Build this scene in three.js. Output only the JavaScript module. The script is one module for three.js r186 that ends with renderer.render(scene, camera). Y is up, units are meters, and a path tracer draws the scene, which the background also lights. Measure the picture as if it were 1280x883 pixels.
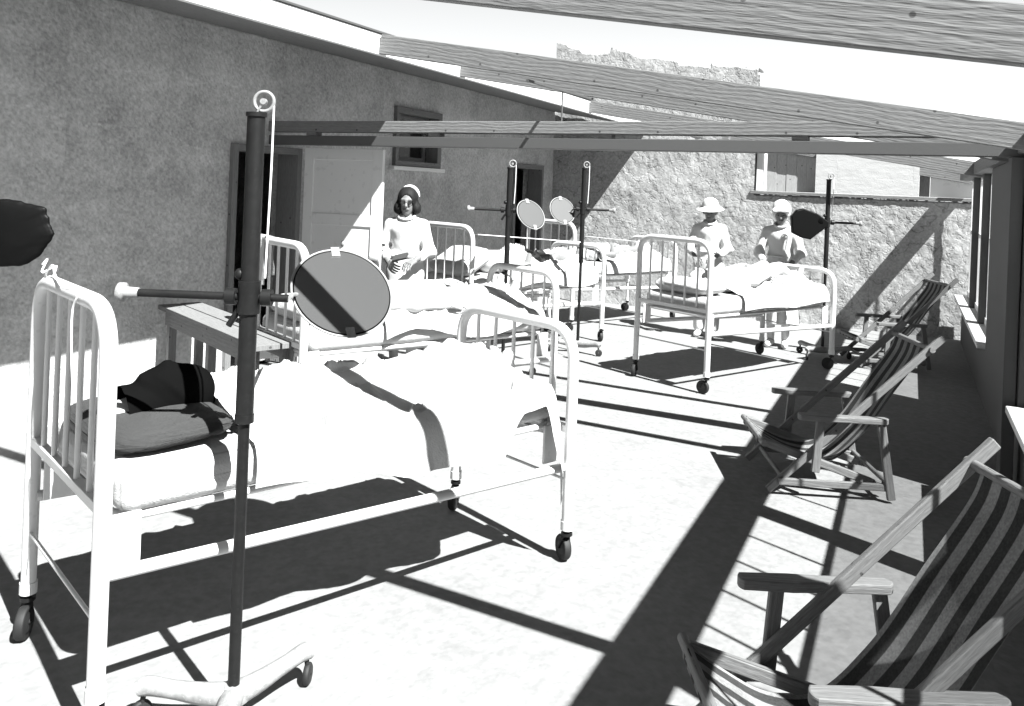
import * as THREE from 'three';
import { mergeGeometries } from 'three/addons/utils/BufferGeometryUtils.js';
import { RoundedBoxGeometry } from 'three/addons/geometries/RoundedBoxGeometry.js';

// ---------- camera: a level view camera with a raised lens (shift), slightly rolled ----------
const F = 1030, PX = 640, PY = 234, ROLL = 0.04, EYE = 1.68;
const YAW = Math.atan2(500 * Math.cos(ROLL) + 20 * Math.sin(ROLL), F), CY = Math.cos(YAW), SY = Math.sin(YAW);
const scene = new THREE.Scene();
const camera = new THREE.PerspectiveCamera(2 * Math.atan(649 / F) * 180 / Math.PI, 1280 / 1298, 0.05, 6000);
camera.position.set(0, EYE, 0);
camera.rotation.set(0, YAW, ROLL, 'YXZ');
camera.setViewOffset(1280, 1298, 0, 415, 1280, 883);

// ---------- sun, sky, exposure ----------
const EXPOSURE = 4;
const SUN = new THREE.Vector3(1, 1.42, 0.44).normalize();
const sun = new THREE.DirectionalLight(new THREE.Color(0.985, 1, 0.99), 5);
sun.position.copy(SUN).multiplyScalar(40).add(new THREE.Vector3(-2, 0, -6));
sun.target.position.set(-2, 0, -6);
sun.castShadow = true; sun.shadow.mapSize.set(4096, 4096);
Object.assign(sun.shadow.camera, { left: -14, right: 14, top: 14, bottom: -14, near: 1, far: 90 });
scene.add(sun, sun.target);
{ // clear desert sky: pale towards the horizon, deep overhead
  const w = 256, h = 128, d = new Float32Array(w * h * 4);
  for (let j = 0; j < h; j++) for (let i = 0; i < w; i++) {
    const el = ((j + 0.5) / h - 0.5) * Math.PI, up = Math.max(0, Math.sin(el));
    const L = el < 0 ? 0.1 : 0.004 + 0.31 * Math.exp(-((up / 0.37) ** 2));
    d.set([L * 0.985, L, L * 1.005, 1], (j * w + i) * 4);
  }
  const t = new THREE.DataTexture(d, w, h, THREE.RGBAFormat, THREE.FloatType);
  t.mapping = THREE.EquirectangularReflectionMapping; t.magFilter = THREE.LinearFilter; t.needsUpdate = true;
  scene.background = t; scene.environment = t;
}
const renderer = new THREE.WebGLRenderer({ antialias: true });
renderer.toneMapping = THREE.LinearToneMapping;
renderer.toneMappingExposure = EXPOSURE;
renderer.shadowMap.enabled = true;

// ---------- helpers ----------
const V = (x, y, z) => new THREE.Vector3(x, y, z);
const G = (x, y, D) => new THREE.Vector3(x, y, -D);            // x right, y up, D metres into the courtyard
let seed = 7;
const rnd = () => { seed = (seed * 1664525 + 1013904223) >>> 0; return seed / 4294967296; };
const rr = (a, b) => a + (b - a) * rnd();
const clamp = (x, a = 0, b = 1) => Math.min(b, Math.max(a, x));
const smooth = (a, b, x) => { const t = clamp((x - a) / (b - a)); return t * t * (3 - 2 * t); };
function ray(px, py) {
  const dx = px - PX, dy = py - PY, u = dx * Math.cos(ROLL) + dy * Math.sin(ROLL), v = -dx * Math.sin(ROLL) + dy * Math.cos(ROLL);
  return [u / F * CY - SY, -v / F, u / F * SY + CY];
}
const onY = (px, py, y) => { const r = ray(px, py), t = (y - EYE) / r[1]; return G(r[0] * t, y, r[2] * t); };
const onD = (px, py, D) => { const r = ray(px, py), t = D / r[2]; return G(r[0] * t, EYE + r[1] * t, D); };
const hash = (x, y, s) => { let h = (x * 374761393 + y * 668265263 + s * 974711) | 0; h = Math.imul(h ^ (h >>> 13), 1274126177); return ((h ^ (h >>> 16)) >>> 0) / 4294967296; };
function vn(x, y, s, per = 0) {
  const xi = Math.floor(x), yi = Math.floor(y), fx = x - xi, fy = y - yi, sx = fx * fx * (3 - 2 * fx), sy = fy * fy * (3 - 2 * fy);
  const m = (a) => per ? ((a % per) + per) % per : a;
  const a = hash(m(xi), m(yi), s), b = hash(m(xi + 1), m(yi), s), c = hash(m(xi), m(yi + 1), s), d = hash(m(xi + 1), m(yi + 1), s);
  return a + (b - a) * sx + (c - a) * sy + (a - b - c + d) * sx * sy;
}
function fbm(x, y, s, oct = 4, per = 0) { let v = 0, a = 0.5, n = 0; for (let i = 0; i < oct; i++) { v += a * vn(x, y, s + i * 17, per); n += a; a *= 0.5; x *= 2; y *= 2; per *= 2; } return v / n; }
function tex(w, h, fn, srgb = true) {
  const d = new Uint8Array(w * h * 4);
  for (let j = 0; j < h; j++) for (let i = 0; i < w; i++) {
    let v = clamp(fn(i / w, j / h));
    if (srgb) v = v < 0.0031308 ? v * 12.92 : 1.055 * Math.pow(v, 1 / 2.4) - 0.055;
    const b = Math.round(v * 255); d.set([b, b, b, 255], (j * w + i) * 4);
  }
  const t = new THREE.DataTexture(d, w, h); t.magFilter = THREE.LinearFilter; t.minFilter = THREE.LinearMipmapLinearFilter; t.generateMipmaps = true;
  t.wrapS = t.wrapT = THREE.RepeatWrapping; if (srgb) t.colorSpace = THREE.SRGBColorSpace; t.needsUpdate = true; return t;
}
const rep = (t, a, b = a) => { const c = t.clone(); c.repeat.set(a, b); c.needsUpdate = true; return c; };
const grey = (v) => new THREE.Color().setRGB(v, v, v);
const mat = (v, rough = 0.8, o = {}) => new THREE.MeshStandardMaterial({ color: grey(v), roughness: rough, side: THREE.DoubleSide, ...o });

// ---------- textures (linear albedo) ----------
const T = {};
T.floor = tex(1024, 1024, (u, v) => {
  const big = fbm(u * 6, v * 6, 3, 4, 6), sp = fbm(u * 160, v * 160, 9, 2, 160), st = fbm(u * 22, v * 22, 21, 4, 22);
  return 0.187 + (big - 0.5) * 0.022 + (sp - 0.5) * 0.06 - smooth(0.55, 0.8, st) * 0.012;
});
T.floorBump = tex(512, 512, (u, v) => 0.5 * fbm(u * 20, v * 20, 5, 4, 20) + 0.5 * fbm(u * 128, v * 128, 6, 2, 128), false);
T.stucco = tex(1024, 1024, (u, v) => {
  const a = fbm(u * 7, v * 7, 31, 4, 7), b = fbm(u * 26 + 3 * a, v * 18, 37, 4, 0 || 26 * 18), g = fbm(u * 190, v * 190, 41, 2, 190), l = fbm(u * 9, v * 30, 47, 3, 90);
  const st = fbm(u * 3, v * 3, 57, 3, 3), tr = Math.abs(fbm(u * 11 + 2 * a, v * 11, 59, 3, 0) - 0.5); return 0.44 + (a - 0.5) * 0.16 + (st - 0.5) * 0.16 + (b - 0.5) * 0.12 + (g - 0.5) * 0.24 + (l - 0.5) * 0.1 + smooth(0.025, 0, tr) * 0.05;
});
T.stuccoBump = tex(1024, 1024, (u, v) => 0.6 * fbm(u * 24, v * 24, 51, 4, 24) + 0.4 * fbm(u * 120, v * 120, 53, 2, 120), false);
T.adobe = tex(1024, 1024, (u, v) => {
  const a = fbm(u * 8, v * 8, 61, 5, 8), g = fbm(u * 120, v * 120, 67, 2, 120), k = Math.abs(fbm(u * 14, v * 14, 71, 4, 14) - 0.5);
  return 0.3 + (a - 0.5) * 0.14 + (g - 0.5) * 0.16 - smooth(0.03, 0, k) * 0.12;
});
T.adobeBump = tex(1024, 1024, (u, v) => { const k = Math.abs(fbm(u * 18, v * 18, 73, 4, 18) - 0.5); return 0.45 * fbm(u * 30, v * 30, 77, 4, 30) + 0.3 * fbm(u * 110, v * 110, 79, 2, 110) + 0.25 * smooth(0, 0.06, k); }, false);
const woodFn = (s) => (u, v) => {
  const w = fbm(u * 6, v * 6, s, 3, 6), r = v * 17 + 1.5 * w + 0.4 * Math.sin(u * 6.283) * w, g = Math.abs((r % 1) - 0.5) * 2;
  const fib = vn(u * 44, v * 220, s + 5, 44), fine = fbm(u * 30, v * 120, s + 9, 2, 30);
  const kx = ((u * 3 + 0.37 * Math.floor(v * 4)) % 1) - 0.5, ky = ((v * 4) % 1) - 0.5, kn = Math.hypot(kx * 0.66, ky * 0.156) / 0.012; return 0.15 + (g - 0.5) * 0.025 - smooth(0.9, 1, g) * 0.05 + (fib - 0.5) * 0.045 + (fine - 0.5) * 0.035 - (hash(Math.floor(u * 3 + 0.37 * Math.floor(v * 4)), Math.floor(v * 4), 3) > 0.72 ? 0.1 * smooth(1.3, 0.8, kn) : 0);
};
T.wood = tex(1024, 512, woodFn(91));
T.woodBump = tex(512, 256, (u, v) => { const w = fbm(u * 6, v * 6, 91, 3, 6), r = v * 17 + 1.5 * w + 0.4 * Math.sin(u * 6.283) * w; return 0.5 * Math.abs((r % 1) - 0.5) * 2 + 0.5 * vn(u * 44, v * 220, 96, 44); }, false);
T.cloth = tex(512, 512, (u, v) => 0.93 + (fbm(u * 8, v * 8, 101, 4, 8) - 0.5) * 0.08 + (vn(u * 256, v * 256, 103, 256) - 0.5) * 0.07);
T.clothBump = tex(512, 512, (u, v) => 0.75 * fbm(u * 6, v * 14, 107, 4, 0 || 84) + 0.25 * vn(u * 256, v * 256, 109, 256), false);
T.paint = tex(512, 512, (u, v) => { const c = fbm(u * 30, v * 30, 111, 4, 30); return 0.95 + (fbm(u * 5, v * 5, 113, 3, 5) - 0.5) * 0.1 - smooth(0.7, 0.78, c) * 0.09; });
T.metal = tex(512, 512, (u, v) => 0.75 + (fbm(u * 20, v * 20, 121, 4, 20) - 0.5) * 0.5 + smooth(0.66, 0.8, fbm(u * 60, v * 60, 123, 3, 60)) * 0.9);
T.stripe = tex(512, 512, (u, v) => { // one metre of canvas; stripes across u
  const p = (u * 11.5) % 1, dark = smooth(0.46, 0.49, p) - smooth(0.95, 0.98, p), w = fbm(u * 200, v * 200, 131, 2, 200);
  return 0.18 * (1 - dark) + 0.02 * dark + (w - 0.5) * 0.12 * (1 - 0.8 * dark) + (fbm(u * 5, v * 5, 133, 3, 5) - 0.5) * 0.14 * (1 - 0.8 * dark);
});

const M = {
  floor: new THREE.MeshStandardMaterial({ map: rep(T.floor, 0.22), bumpMap: rep(T.floorBump, 0.5), bumpScale: 0.004, roughness: 0.92 }),
  stucco: new THREE.MeshStandardMaterial({ map: rep(T.stucco, 0.28), bumpMap: rep(T.stuccoBump, 0.45), bumpScale: 0.012, roughness: 0.95 }),
  adobe: new THREE.MeshStandardMaterial({ map: rep(T.adobe, 0.4), bumpMap: rep(T.adobeBump, 0.5), bumpScale: 0.009, roughness: 0.97 }),
  wood: new THREE.MeshStandardMaterial({ map: rep(T.wood, 0.8, 2.4), bumpMap: rep(T.woodBump, 0.8, 2.4), bumpScale: 0.002, roughness: 0.8 }),
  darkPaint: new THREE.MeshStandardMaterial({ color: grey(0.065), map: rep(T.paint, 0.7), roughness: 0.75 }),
  limewash: new THREE.MeshStandardMaterial({ color: grey(2.1), map: rep(T.wood, 0.8, 2.4), roughness: 0.9 }),
  chairWood: new THREE.MeshStandardMaterial({ color: grey(0.85), map: rep(T.wood, 1.2, 3), bumpMap: rep(T.woodBump, 1.2, 3), bumpScale: 0.0015, roughness: 0.6 }),
  white: new THREE.MeshStandardMaterial({ color: grey(0.6), map: rep(T.paint, 1.3), roughness: 0.35, side: THREE.DoubleSide }),
  whitePaint: new THREE.MeshStandardMaterial({ color: grey(0.72), map: rep(T.paint, 0.7), roughness: 0.6, side: THREE.DoubleSide }),
  sheet: new THREE.MeshStandardMaterial({ color: grey(0.46), map: rep(T.cloth, 1.1), bumpMap: rep(T.clothBump, 1.1), bumpScale: 0.005, roughness: 0.95, side: THREE.DoubleSide }),
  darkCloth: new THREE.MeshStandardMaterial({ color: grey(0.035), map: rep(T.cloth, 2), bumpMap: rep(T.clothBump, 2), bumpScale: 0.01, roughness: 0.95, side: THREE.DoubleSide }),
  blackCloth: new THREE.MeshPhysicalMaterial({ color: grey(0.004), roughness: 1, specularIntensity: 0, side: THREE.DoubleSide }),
  blackOilcloth: new THREE.MeshPhysicalMaterial({ color: grey(0.003), roughness: 0.5, specularIntensity: 0.2 }),
  uniform: new THREE.MeshStandardMaterial({ color: grey(0.5), roughness: 0.9, side: THREE.DoubleSide }),
  black: new THREE.MeshPhysicalMaterial({ color: grey(0.01), map: rep(T.metal, 2), roughness: 0.5, specularIntensity: 0.5, side: THREE.DoubleSide }),
  rubber: mat(0.008, 0.7), steel: mat(0.5, 0.35, { metalness: 0.8 }), iron: mat(0.09, 0.6, { metalness: 0.3 }),
  castIron: new THREE.MeshStandardMaterial({ color: grey(0.28), map: rep(T.metal, 3), roughness: 0.5 }),
  mirror: mat(0.75, 0.06, { metalness: 0.93 }), cord: mat(0.75, 0.9), reflectedGrey: mat(0.05, 0.55),  // smaller mirrors: the grey they would reflect is put in as flat colour
  skin: new THREE.MeshStandardMaterial({ color: grey(0.14), vertexColors: true, roughness: 0.6 }),
  paleSkin: new THREE.MeshStandardMaterial({ color: grey(0.38), vertexColors: true, roughness: 0.6 }),
  hair: new THREE.MeshPhysicalMaterial({ color: grey(0.008), roughness: 0.7, specularIntensity: 0.4, side: THREE.DoubleSide }), canvas: new THREE.MeshStandardMaterial({ map: T.stripe, roughness: 0.95, side: THREE.DoubleSide }),
  glass: new THREE.MeshPhysicalMaterial({ color: grey(1), transmission: 1, thickness: 0, roughness: 0, ior: 1.5 }),
  dustyGlass: new THREE.MeshPhysicalMaterial({ color: grey(0.5), transmission: 1, thickness: 0, roughness: 0, ior: 1.5 }),
  darkGlass: mat(0.02, 0.08), earth: mat(0.25, 1), hill: mat(0.4, 1),
};

// ---------- geometry helpers ----------
function merge(list) {
  return mergeGeometries(list.map((g) => {
    const n = g.index ? g.toNonIndexed() : g;
    for (const k of Object.keys(n.attributes)) if (!['position', 'normal', 'uv'].includes(k)) n.deleteAttribute(k);
    return n;
  }));
}
function boxUV(g, dims, off) { // uv in metres, u along the longest side
  const p = g.attributes.position, n = g.attributes.normal, uv = new Float32Array(p.count * 2), long = dims.indexOf(Math.max(...dims));
  for (let i = 0; i < p.count; i++) {
    const P = [p.getX(i), p.getY(i), p.getZ(i)], N = [Math.abs(n.getX(i)), Math.abs(n.getY(i)), Math.abs(n.getZ(i))], k = N.indexOf(Math.max(...N));
    const ax = [0, 1, 2].filter((a) => a !== k); if (ax[1] === long) ax.reverse();
    uv[i * 2] = P[ax[0]] + off[0]; uv[i * 2 + 1] = P[ax[1]] + off[1] + k * 0.31;
  }
  g.setAttribute('uv', new THREE.BufferAttribute(uv, 2)); return g;
}
function box(w, h, d, x = 0, y = 0, z = 0, bevel = 0) {
  const g = bevel ? new RoundedBoxGeometry(w, h, d, 1, Math.min(bevel, w / 2.1, h / 2.1, d / 2.1)) : new THREE.BoxGeometry(w, h, d);
  boxUV(g, [w, h, d], [rnd() * 7, rnd() * 7]); g.translate(x, y, z); return g;
}
const span = (x0, x1, y0, y1, D0, D1, bevel = 0) => box(x1 - x0, y1 - y0, Math.abs(D1 - D0), (x0 + x1) / 2, (y0 + y1) / 2, -(D0 + D1) / 2, bevel);
function bar(a, b, w, h, bevel = 0.004, up = V(0, 1, 0)) { // a board from a to b: w sideways, h along up
  const L = a.distanceTo(b), g = box(w, h, L, 0, 0, 0, bevel), z = b.clone().sub(a).normalize(), x = up.clone().cross(z).normalize(), y = z.clone().cross(x);
  const c = a.clone().add(b).multiplyScalar(0.5); g.applyMatrix4(new THREE.Matrix4().makeBasis(x, y, z).setPosition(c)); return g;
}
function sweep(pts, r, n = 10, cap = true) { // a tube along points with one radius or one per point
  const pos = [], nor = [], uv = [], idx = [], N = pts.length, R = (i) => Array.isArray(r) ? r[i] : r;
  const tan = pts.map((p, i) => pts[Math.min(i + 1, N - 1)].clone().sub(pts[Math.max(i - 1, 0)]).normalize());
  let nx = Math.abs(tan[0].y) < 0.9 ? V(0, 1, 0) : V(1, 0, 0); nx.addScaledVector(tan[0], -nx.dot(tan[0])).normalize();
  let len = 0; const u0 = rnd() * 5;
  for (let i = 0; i < N; i++) {
    if (i) { len += pts[i].distanceTo(pts[i - 1]); nx = nx.clone().addScaledVector(tan[i], -nx.dot(tan[i])).normalize(); }
    const by = tan[i].clone().cross(nx);
    for (let k = 0; k <= n; k++) {
      const a = k / n * Math.PI * 2, d = nx.clone().multiplyScalar(Math.cos(a)).addScaledVector(by, Math.sin(a)), q = pts[i].clone().addScaledVector(d, R(i));
      pos.push(q.x, q.y, q.z); nor.push(d.x, d.y, d.z); uv.push(len + u0, k / n * 6.283 * R(i));
      if (i < N - 1 && k < n) { const a0 = i * (n + 1) + k, b0 = a0 + n + 1; idx.push(a0, a0 + 1, b0, b0, a0 + 1, b0 + 1); }
    }
  }
  if (cap) for (const [i, s] of [[0, -1], [N - 1, 1]]) {
    const base = pos.length / 3, t = tan[i]; pos.push(pts[i].x, pts[i].y, pts[i].z); nor.push(t.x * s, t.y * s, t.z * s); uv.push(u0, 0);
    for (let k = 0; k <= n; k++) { const j = (i * (n + 1) + k) * 3; pos.push(pos[j], pos[j + 1], pos[j + 2]); nor.push(t.x * s, t.y * s, t.z * s); uv.push(u0 + nor[j] * 0.02, nor[j + 1] * 0.02); }
    for (let k = 0; k < n; k++) s > 0 ? idx.push(base, base + 1 + k, base + 2 + k) : idx.push(base, base + 2 + k, base + 1 + k);
  }
  const g = new THREE.BufferGeometry();
  g.setAttribute('position', new THREE.Float32BufferAttribute(pos, 3)); g.setAttribute('normal', new THREE.Float32BufferAttribute(nor, 3)); g.setAttribute('uv', new THREE.Float32BufferAttribute(uv, 2)); g.setIndex(idx);
  return g;
}
const rod = (a, b, r, n = 10) => sweep([a, b], r, n);
function rounded(pts, r, seg = 7) { // polyline with rounded corners
  const out = [pts[0]];
  for (let i = 1; i < pts.length - 1; i++) {
    const a = pts[i - 1], b = pts[i], c = pts[i + 1], p = b.clone().add(a.clone().sub(b).setLength(r)), q = b.clone().add(c.clone().sub(b).setLength(r));
    for (let k = 0; k <= seg; k++) { const t = k / seg; out.push(p.clone().multiplyScalar((1 - t) ** 2).addScaledVector(b, 2 * t * (1 - t)).addScaledVector(q, t * t)); }
  }
  out.push(pts[pts.length - 1]); return out;
}
const curve = (pts, n = 20) => new THREE.CatmullRomCurve3(pts).getPoints(n);
function disc(r0, profile, n = 40) { return new THREE.LatheGeometry(profile.map(([x, y]) => new THREE.Vector2(Math.max(x, 1e-4), y)), n); }
function along(g, a, dir) { return g.applyQuaternion(new THREE.Quaternion().setFromUnitVectors(V(0, 1, 0), dir.clone().normalize())).translate(a.x, a.y, a.z); }

// ---------- scene graph helpers ----------
const taken = {};
const numbered = (n) => { const k = taken[n] = (taken[n] ?? -1) + 1; return k ? `${n}_${String(k).padStart(3, '0')}` : n; };
function thing(name, label, category, pos = V(0, 0, 0), turn = 0, group) {
  const o = new THREE.Group(); o.name = numbered(name); o.position.copy(pos); o.rotation.y = turn; o.userData = { label, category };
  if (group) o.userData.group = group; scene.add(o); return o;
}
function part(parent, name, g, m, label) {
  const o = new THREE.Mesh(g, m); o.name = name; o.castShadow = o.receiveShadow = true; if (label) o.userData.label = label; parent.add(o); return o;
}
function single(name, g, m, label, category, group) {
  const o = new THREE.Mesh(g, m); o.name = numbered(name); o.castShadow = o.receiveShadow = true; o.userData = { label, category }; if (group) o.userData.group = group; scene.add(o); return o;
}
function structure(name, g, m) { const o = new THREE.Mesh(g, m); o.name = name; o.receiveShadow = o.castShadow = true; o.userData.kind = 'structure'; scene.add(o); return o; }
const planeUV = (g) => { const p = g.attributes.position, uv = g.attributes.uv; for (let i = 0; i < p.count; i++) uv.setXY(i, p.getX(i), p.getZ(i)); return g; };

// ---------- the setting ----------
structure('floor', planeUV(new THREE.PlaneGeometry(6.2, 17, 1, 1).rotateX(-Math.PI / 2).translate(-2.1, 0, -3.4)), M.floor);
structure('ground', planeUV(new THREE.PlaneGeometry(5000, 5000).rotateX(-Math.PI / 2).translate(0, -0.12, 0)), M.earth);
{ // distant hills
  const pos = [], idx = [], n = 60;
  for (let i = 0; i <= n; i++) {
    const x = -400 + i * 17, pk = 70 * Math.exp(-(((x - 70) / 60) ** 2)) + 46 * Math.exp(-(((x - 190) / 80) ** 2)) + 30 * Math.exp(-(((x + 120) / 110) ** 2)), top = 146 + pk + 12 * fbm(i * 0.6, 2, 5, 3);
    pos.push(x, top, -2000, x, -5, -1900, x, -5, -2200);
    if (i < n) { const a = i * 3; idx.push(a, a + 1, a + 3, a + 1, a + 4, a + 3, a, a + 3, a + 2, a + 2, a + 3, a + 5); }
  }
  const g = new THREE.BufferGeometry(); g.setAttribute('position', new THREE.Float32BufferAttribute(pos, 3)); g.setIndex(idx); g.computeVertexNormals();
  structure('hills', g, M.hill);
}

// ---------- stucco building on the left ----------
{
  const b = thing('stucco_building', 'long stucco building wall with doorways, small window and deep white-edged eave', 'building');
  const s = new THREE.Shape(); // in (D, y)
  s.moveTo(-5, 0); for (const [a, c, h] of [[5.02, 5.87, 1.95], [10.3, 11.3, 2.02]]) { s.lineTo(a, 0); s.lineTo(a, h); s.lineTo(c, h); s.lineTo(c, 0); } s.lineTo(16, 0); s.lineTo(16, 2.86); s.lineTo(-5, 2.86); s.closePath();
  const hole = (a, c, y0, y1) => { const p = new THREE.Path(); p.moveTo(a, y0); p.lineTo(c, y0); p.lineTo(c, y1); p.lineTo(a, y1); p.closePath(); s.holes.push(p); };
  hole(7.34, 8.28, 1.86, 2.5);
  const w = new THREE.ExtrudeGeometry(s, { depth: 0.28, bevelEnabled: true, bevelSize: 0.015, bevelThickness: 0.015, bevelSegments: 2 });
  w.rotateY(Math.PI / 2); w.translate(-5.28 - 0.015, 0, 0); // shape x (D) -> -z, extrude -> +x
  { const p = w.attributes.position, n = w.attributes.normal, uv = w.attributes.uv; for (let i = 0; i < p.count; i++) Math.abs(n.getX(i)) > 0.6 ? uv.setXY(i, p.getZ(i), p.getY(i)) : Math.abs(n.getY(i)) > 0.6 ? uv.setXY(i, p.getZ(i), p.getX(i)) : uv.setXY(i, p.getX(i), p.getY(i)); }
  part(b, 'wall', w, M.stucco);
  part(b, 'room', merge([span(-8.2, -8.05, 0, 3.3, -5, 16), span(-8.05, -5.3, 0, 2.85, 15.85, 16), span(-8.05, -5.3, 0, 3.35, -5, -4.85), span(-8.05, -5.3, 2.6, 3.4, 11.7, 11.8), span(-8.05, -5.3, 0.001, 0.01, -4.85, 15.85), span(-8.05, -5.3, 0.012, 3.3, 9.2, 9.3)]), M.stucco);
  // sloping roof: from the wall down to the eave
  const rs = 0.165, yb = (x) => 2.6 + 0.02 - rs * (x + 3.5);
  part(b, 'roof', bar(G(-5.9, (yb(-5.9) + 0.05), -5.2).setX(-5.86), G(-5.86, yb(-5.86) + 0.05, 11.68), 4.8, 0.1, 0, V(rs, 1, 0).normalize()), M.wood);
  part(b, 'rear_roof', span(-8.2, -5.0, 2.87, 2.97, 11.7, 16), M.wood);
  const fa = part(b, 'fascia', span(-3.525, -3.485, 2.595, 2.745, -5.1, 11.62, 0.004), M.whitePaint);
  part(fa, 'roof_edging', span(-3.56, -3.475, 2.748, 2.764, -5.1, 11.63, 0.003), M.iron);
  // window in the wall
  const win = part(b, 'window', merge([span(-5.1, -4.955, 2.43, 2.5, 7.34, 8.28, 0.006), span(-5.1, -4.955, 1.86, 1.92, 7.34, 8.28, 0.006), span(-5.1, -4.955, 1.92, 2.43, 7.34, 7.4, 0.006), span(-5.1, -4.955, 1.92, 2.43, 8.2, 8.28, 0.006)]), M.wood);
  part(win, 'sash', merge([span(-5.17, -5.13, 2.15, 2.19, 7.4, 8.2), span(-5.17, -5.13, 1.92, 1.97, 7.4, 8.2), span(-5.17, -5.13, 2.38, 2.43, 7.4, 8.2), span(-5.17, -5.13, 1.97, 2.38, 7.4, 7.45), span(-5.17, -5.13, 1.97, 2.38, 8.15, 8.2)]), M.wood);
  part(win, 'pane', span(-5.155, -5.15, 1.95, 2.16, 7.42, 8.18), M.darkGlass); part(win, 'pane', span(-5.155, -5.15, 2.17, 2.4, 7.42, 8.18), M.darkGlass);
  part(win, 'sill', span(-5.2, -4.93, 1.815, 1.858, 7.28, 8.34, 0.006), M.whitePaint);
  // door frames and doors
  part(b, 'door_frame', merge([span(-5.2, -4.965, 0.012, 1.95, 5.025, 5.085, 0.004), span(-5.2, -4.965, 0.012, 1.95, 5.805, 5.865, 0.004), span(-5.2, -4.965, 1.89, 1.948, 5.085, 5.805, 0.004)]), M.wood);
  part(b, 'door_frame', merge([span(-5.2, -4.965, 0.012, 2.02, 10.305, 10.37, 0.004), span(-5.2, -4.965, 0.012, 2.02, 11.23, 11.295, 0.004), span(-5.2, -4.965, 1.955, 2.018, 10.37, 11.23, 0.004)]), M.wood);
}
{ // white panelled door standing open, square to the wall
  const d = thing('open_door', 'white panelled door swung open square to the stucco wall', 'door', G(-4.955, 0.02, 5.9), 0.06);
  const st = (x0, x1, y0, y1, z = 0.02, bv = 0.003) => box(x1 - x0, y1 - y0, z * 2, (x0 + x1) / 2, (y0 + y1) / 2, 0, bv);
  part(d, 'stile', st(0.003, 0.1, 0, 1.94), M.whitePaint); part(d, 'stile', st(0.72, 0.82, 0, 1.94), M.whitePaint);
  for (const [a, c] of [[0, 0.2], [0.78, 0.9], [1.26, 1.36], [1.84, 1.94]]) part(d, 'rail', st(0.1, 0.72, a, c, 0.0185), M.whitePaint);
  for (const [a, c] of [[0.2, 0.78], [0.9, 1.26], [1.36, 1.84]]) part(d, 'panel', st(0.1, 0.72, a, c, 0.009, 0), M.whitePaint);
  part(d, 'knob', merge([rod(V(0.77, 0.95, -0.05), V(0.77, 0.95, 0.05), 0.01), new THREE.SphereGeometry(0.025, 12, 8).translate(0.77, 0.95, 0.055)]), M.iron);
}

// ---------- far rough wall ----------
{
  const wall = thing('rubble_wall', 'rough plastered rubble wall closing the courtyard, ragged on top', 'wall');
  const NX = 150, NY = 96, x0 = -5.0, x1 = -1.97;
  const build = (x0, x1, top, NX, NY) => {
    const pos = [], uv = [], idx = [], W = NY + 3;
    for (let i = 0; i <= NX; i++) {
      const x = x0 + (x1 - x0) * i / NX, h = top(x);
      for (let j = 0; j < W; j++) {
        const y = h * Math.min(j, NY) / NY - (j === 0 ? 0.05 : 0), back = j > NY ? 0.45 * (j - NY) / 2 : 0;
        const st = fbm(x * 5, y * 6.5, 3, 3), dz = back ? 0 : 0.02 * (st - 0.5) + 0.01 * Math.abs(fbm(x * 9, y * 9, 8, 3) - 0.5) + 0.008 * (fbm(x * 26, y * 26, 12, 2) - 0.5);
        pos.push(x, y + (back ? 0.02 * (hash(i, j, 2) - 0.5) : 0), -(11.72 - dz + back)); uv.push(x, back ? h + back : y);
        if (i < NX && j < W - 1) { const a = i * W + j; idx.push(a, a + W, a + 1, a + 1, a + W, a + W + 1); }
      }
    }
    const g = new THREE.BufferGeometry(); g.setAttribute('position', new THREE.Float32BufferAttribute(pos, 3)); g.setAttribute('uv', new THREE.Float32BufferAttribute(uv, 2)); g.setIndex(idx); g.computeVertexNormals();
    return merge([g, span(x0, x1, -0.1, Math.min(top(x0), top(x1)) - 0.08, 11.86, 12.17)]);
  };
  part(wall, 'high_wall', build(-5.02, x1, (x) => 3.95 - 0.17 * (x + 5) + 0.14 * (fbm(x * 2.2, 1, 19, 3) - 0.5) - 0.05 * smooth(0.55, 0.6, vn(x * 4, 3, 23)), NX, NY), M.adobe);
  part(wall, 'low_wall', build(x1, 1.1, () => 1.715, 150, 60), M.adobe);
  part(wall, 'coping', span(-2.02, 1.1, 1.72, 1.765, 11.69, 12.16, 0.008), M.wood);
  part(wall, 'post', span(-1.96, -1.87, 1.768, 2.62, 11.8, 11.9, 0.005), M.whitePaint);
  part(wall, 'post', span(0.08, 0.2, 1.768, 2.25, 11.8, 11.9, 0.005), M.wood);
  for (let k = 0; k < 5; k++) part(wall, 'plank', span(-1.82 + k * 0.13, -1.6905 + k * 0.13, 1.768, 2.45, 11.8 + 0.005 * (k % 2), 11.825 + 0.005 * (k % 2), 0.003), M.limewash);
  part(wall, 'panel', span(-1.172, 0.075, 1.768, 2.3, 11.698, 11.712), M.sheet);
  part(wall, 'panel', span(0.205, 0.75, 1.768, 2.2, 11.79, 11.81), M.whitePaint);
}

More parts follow.
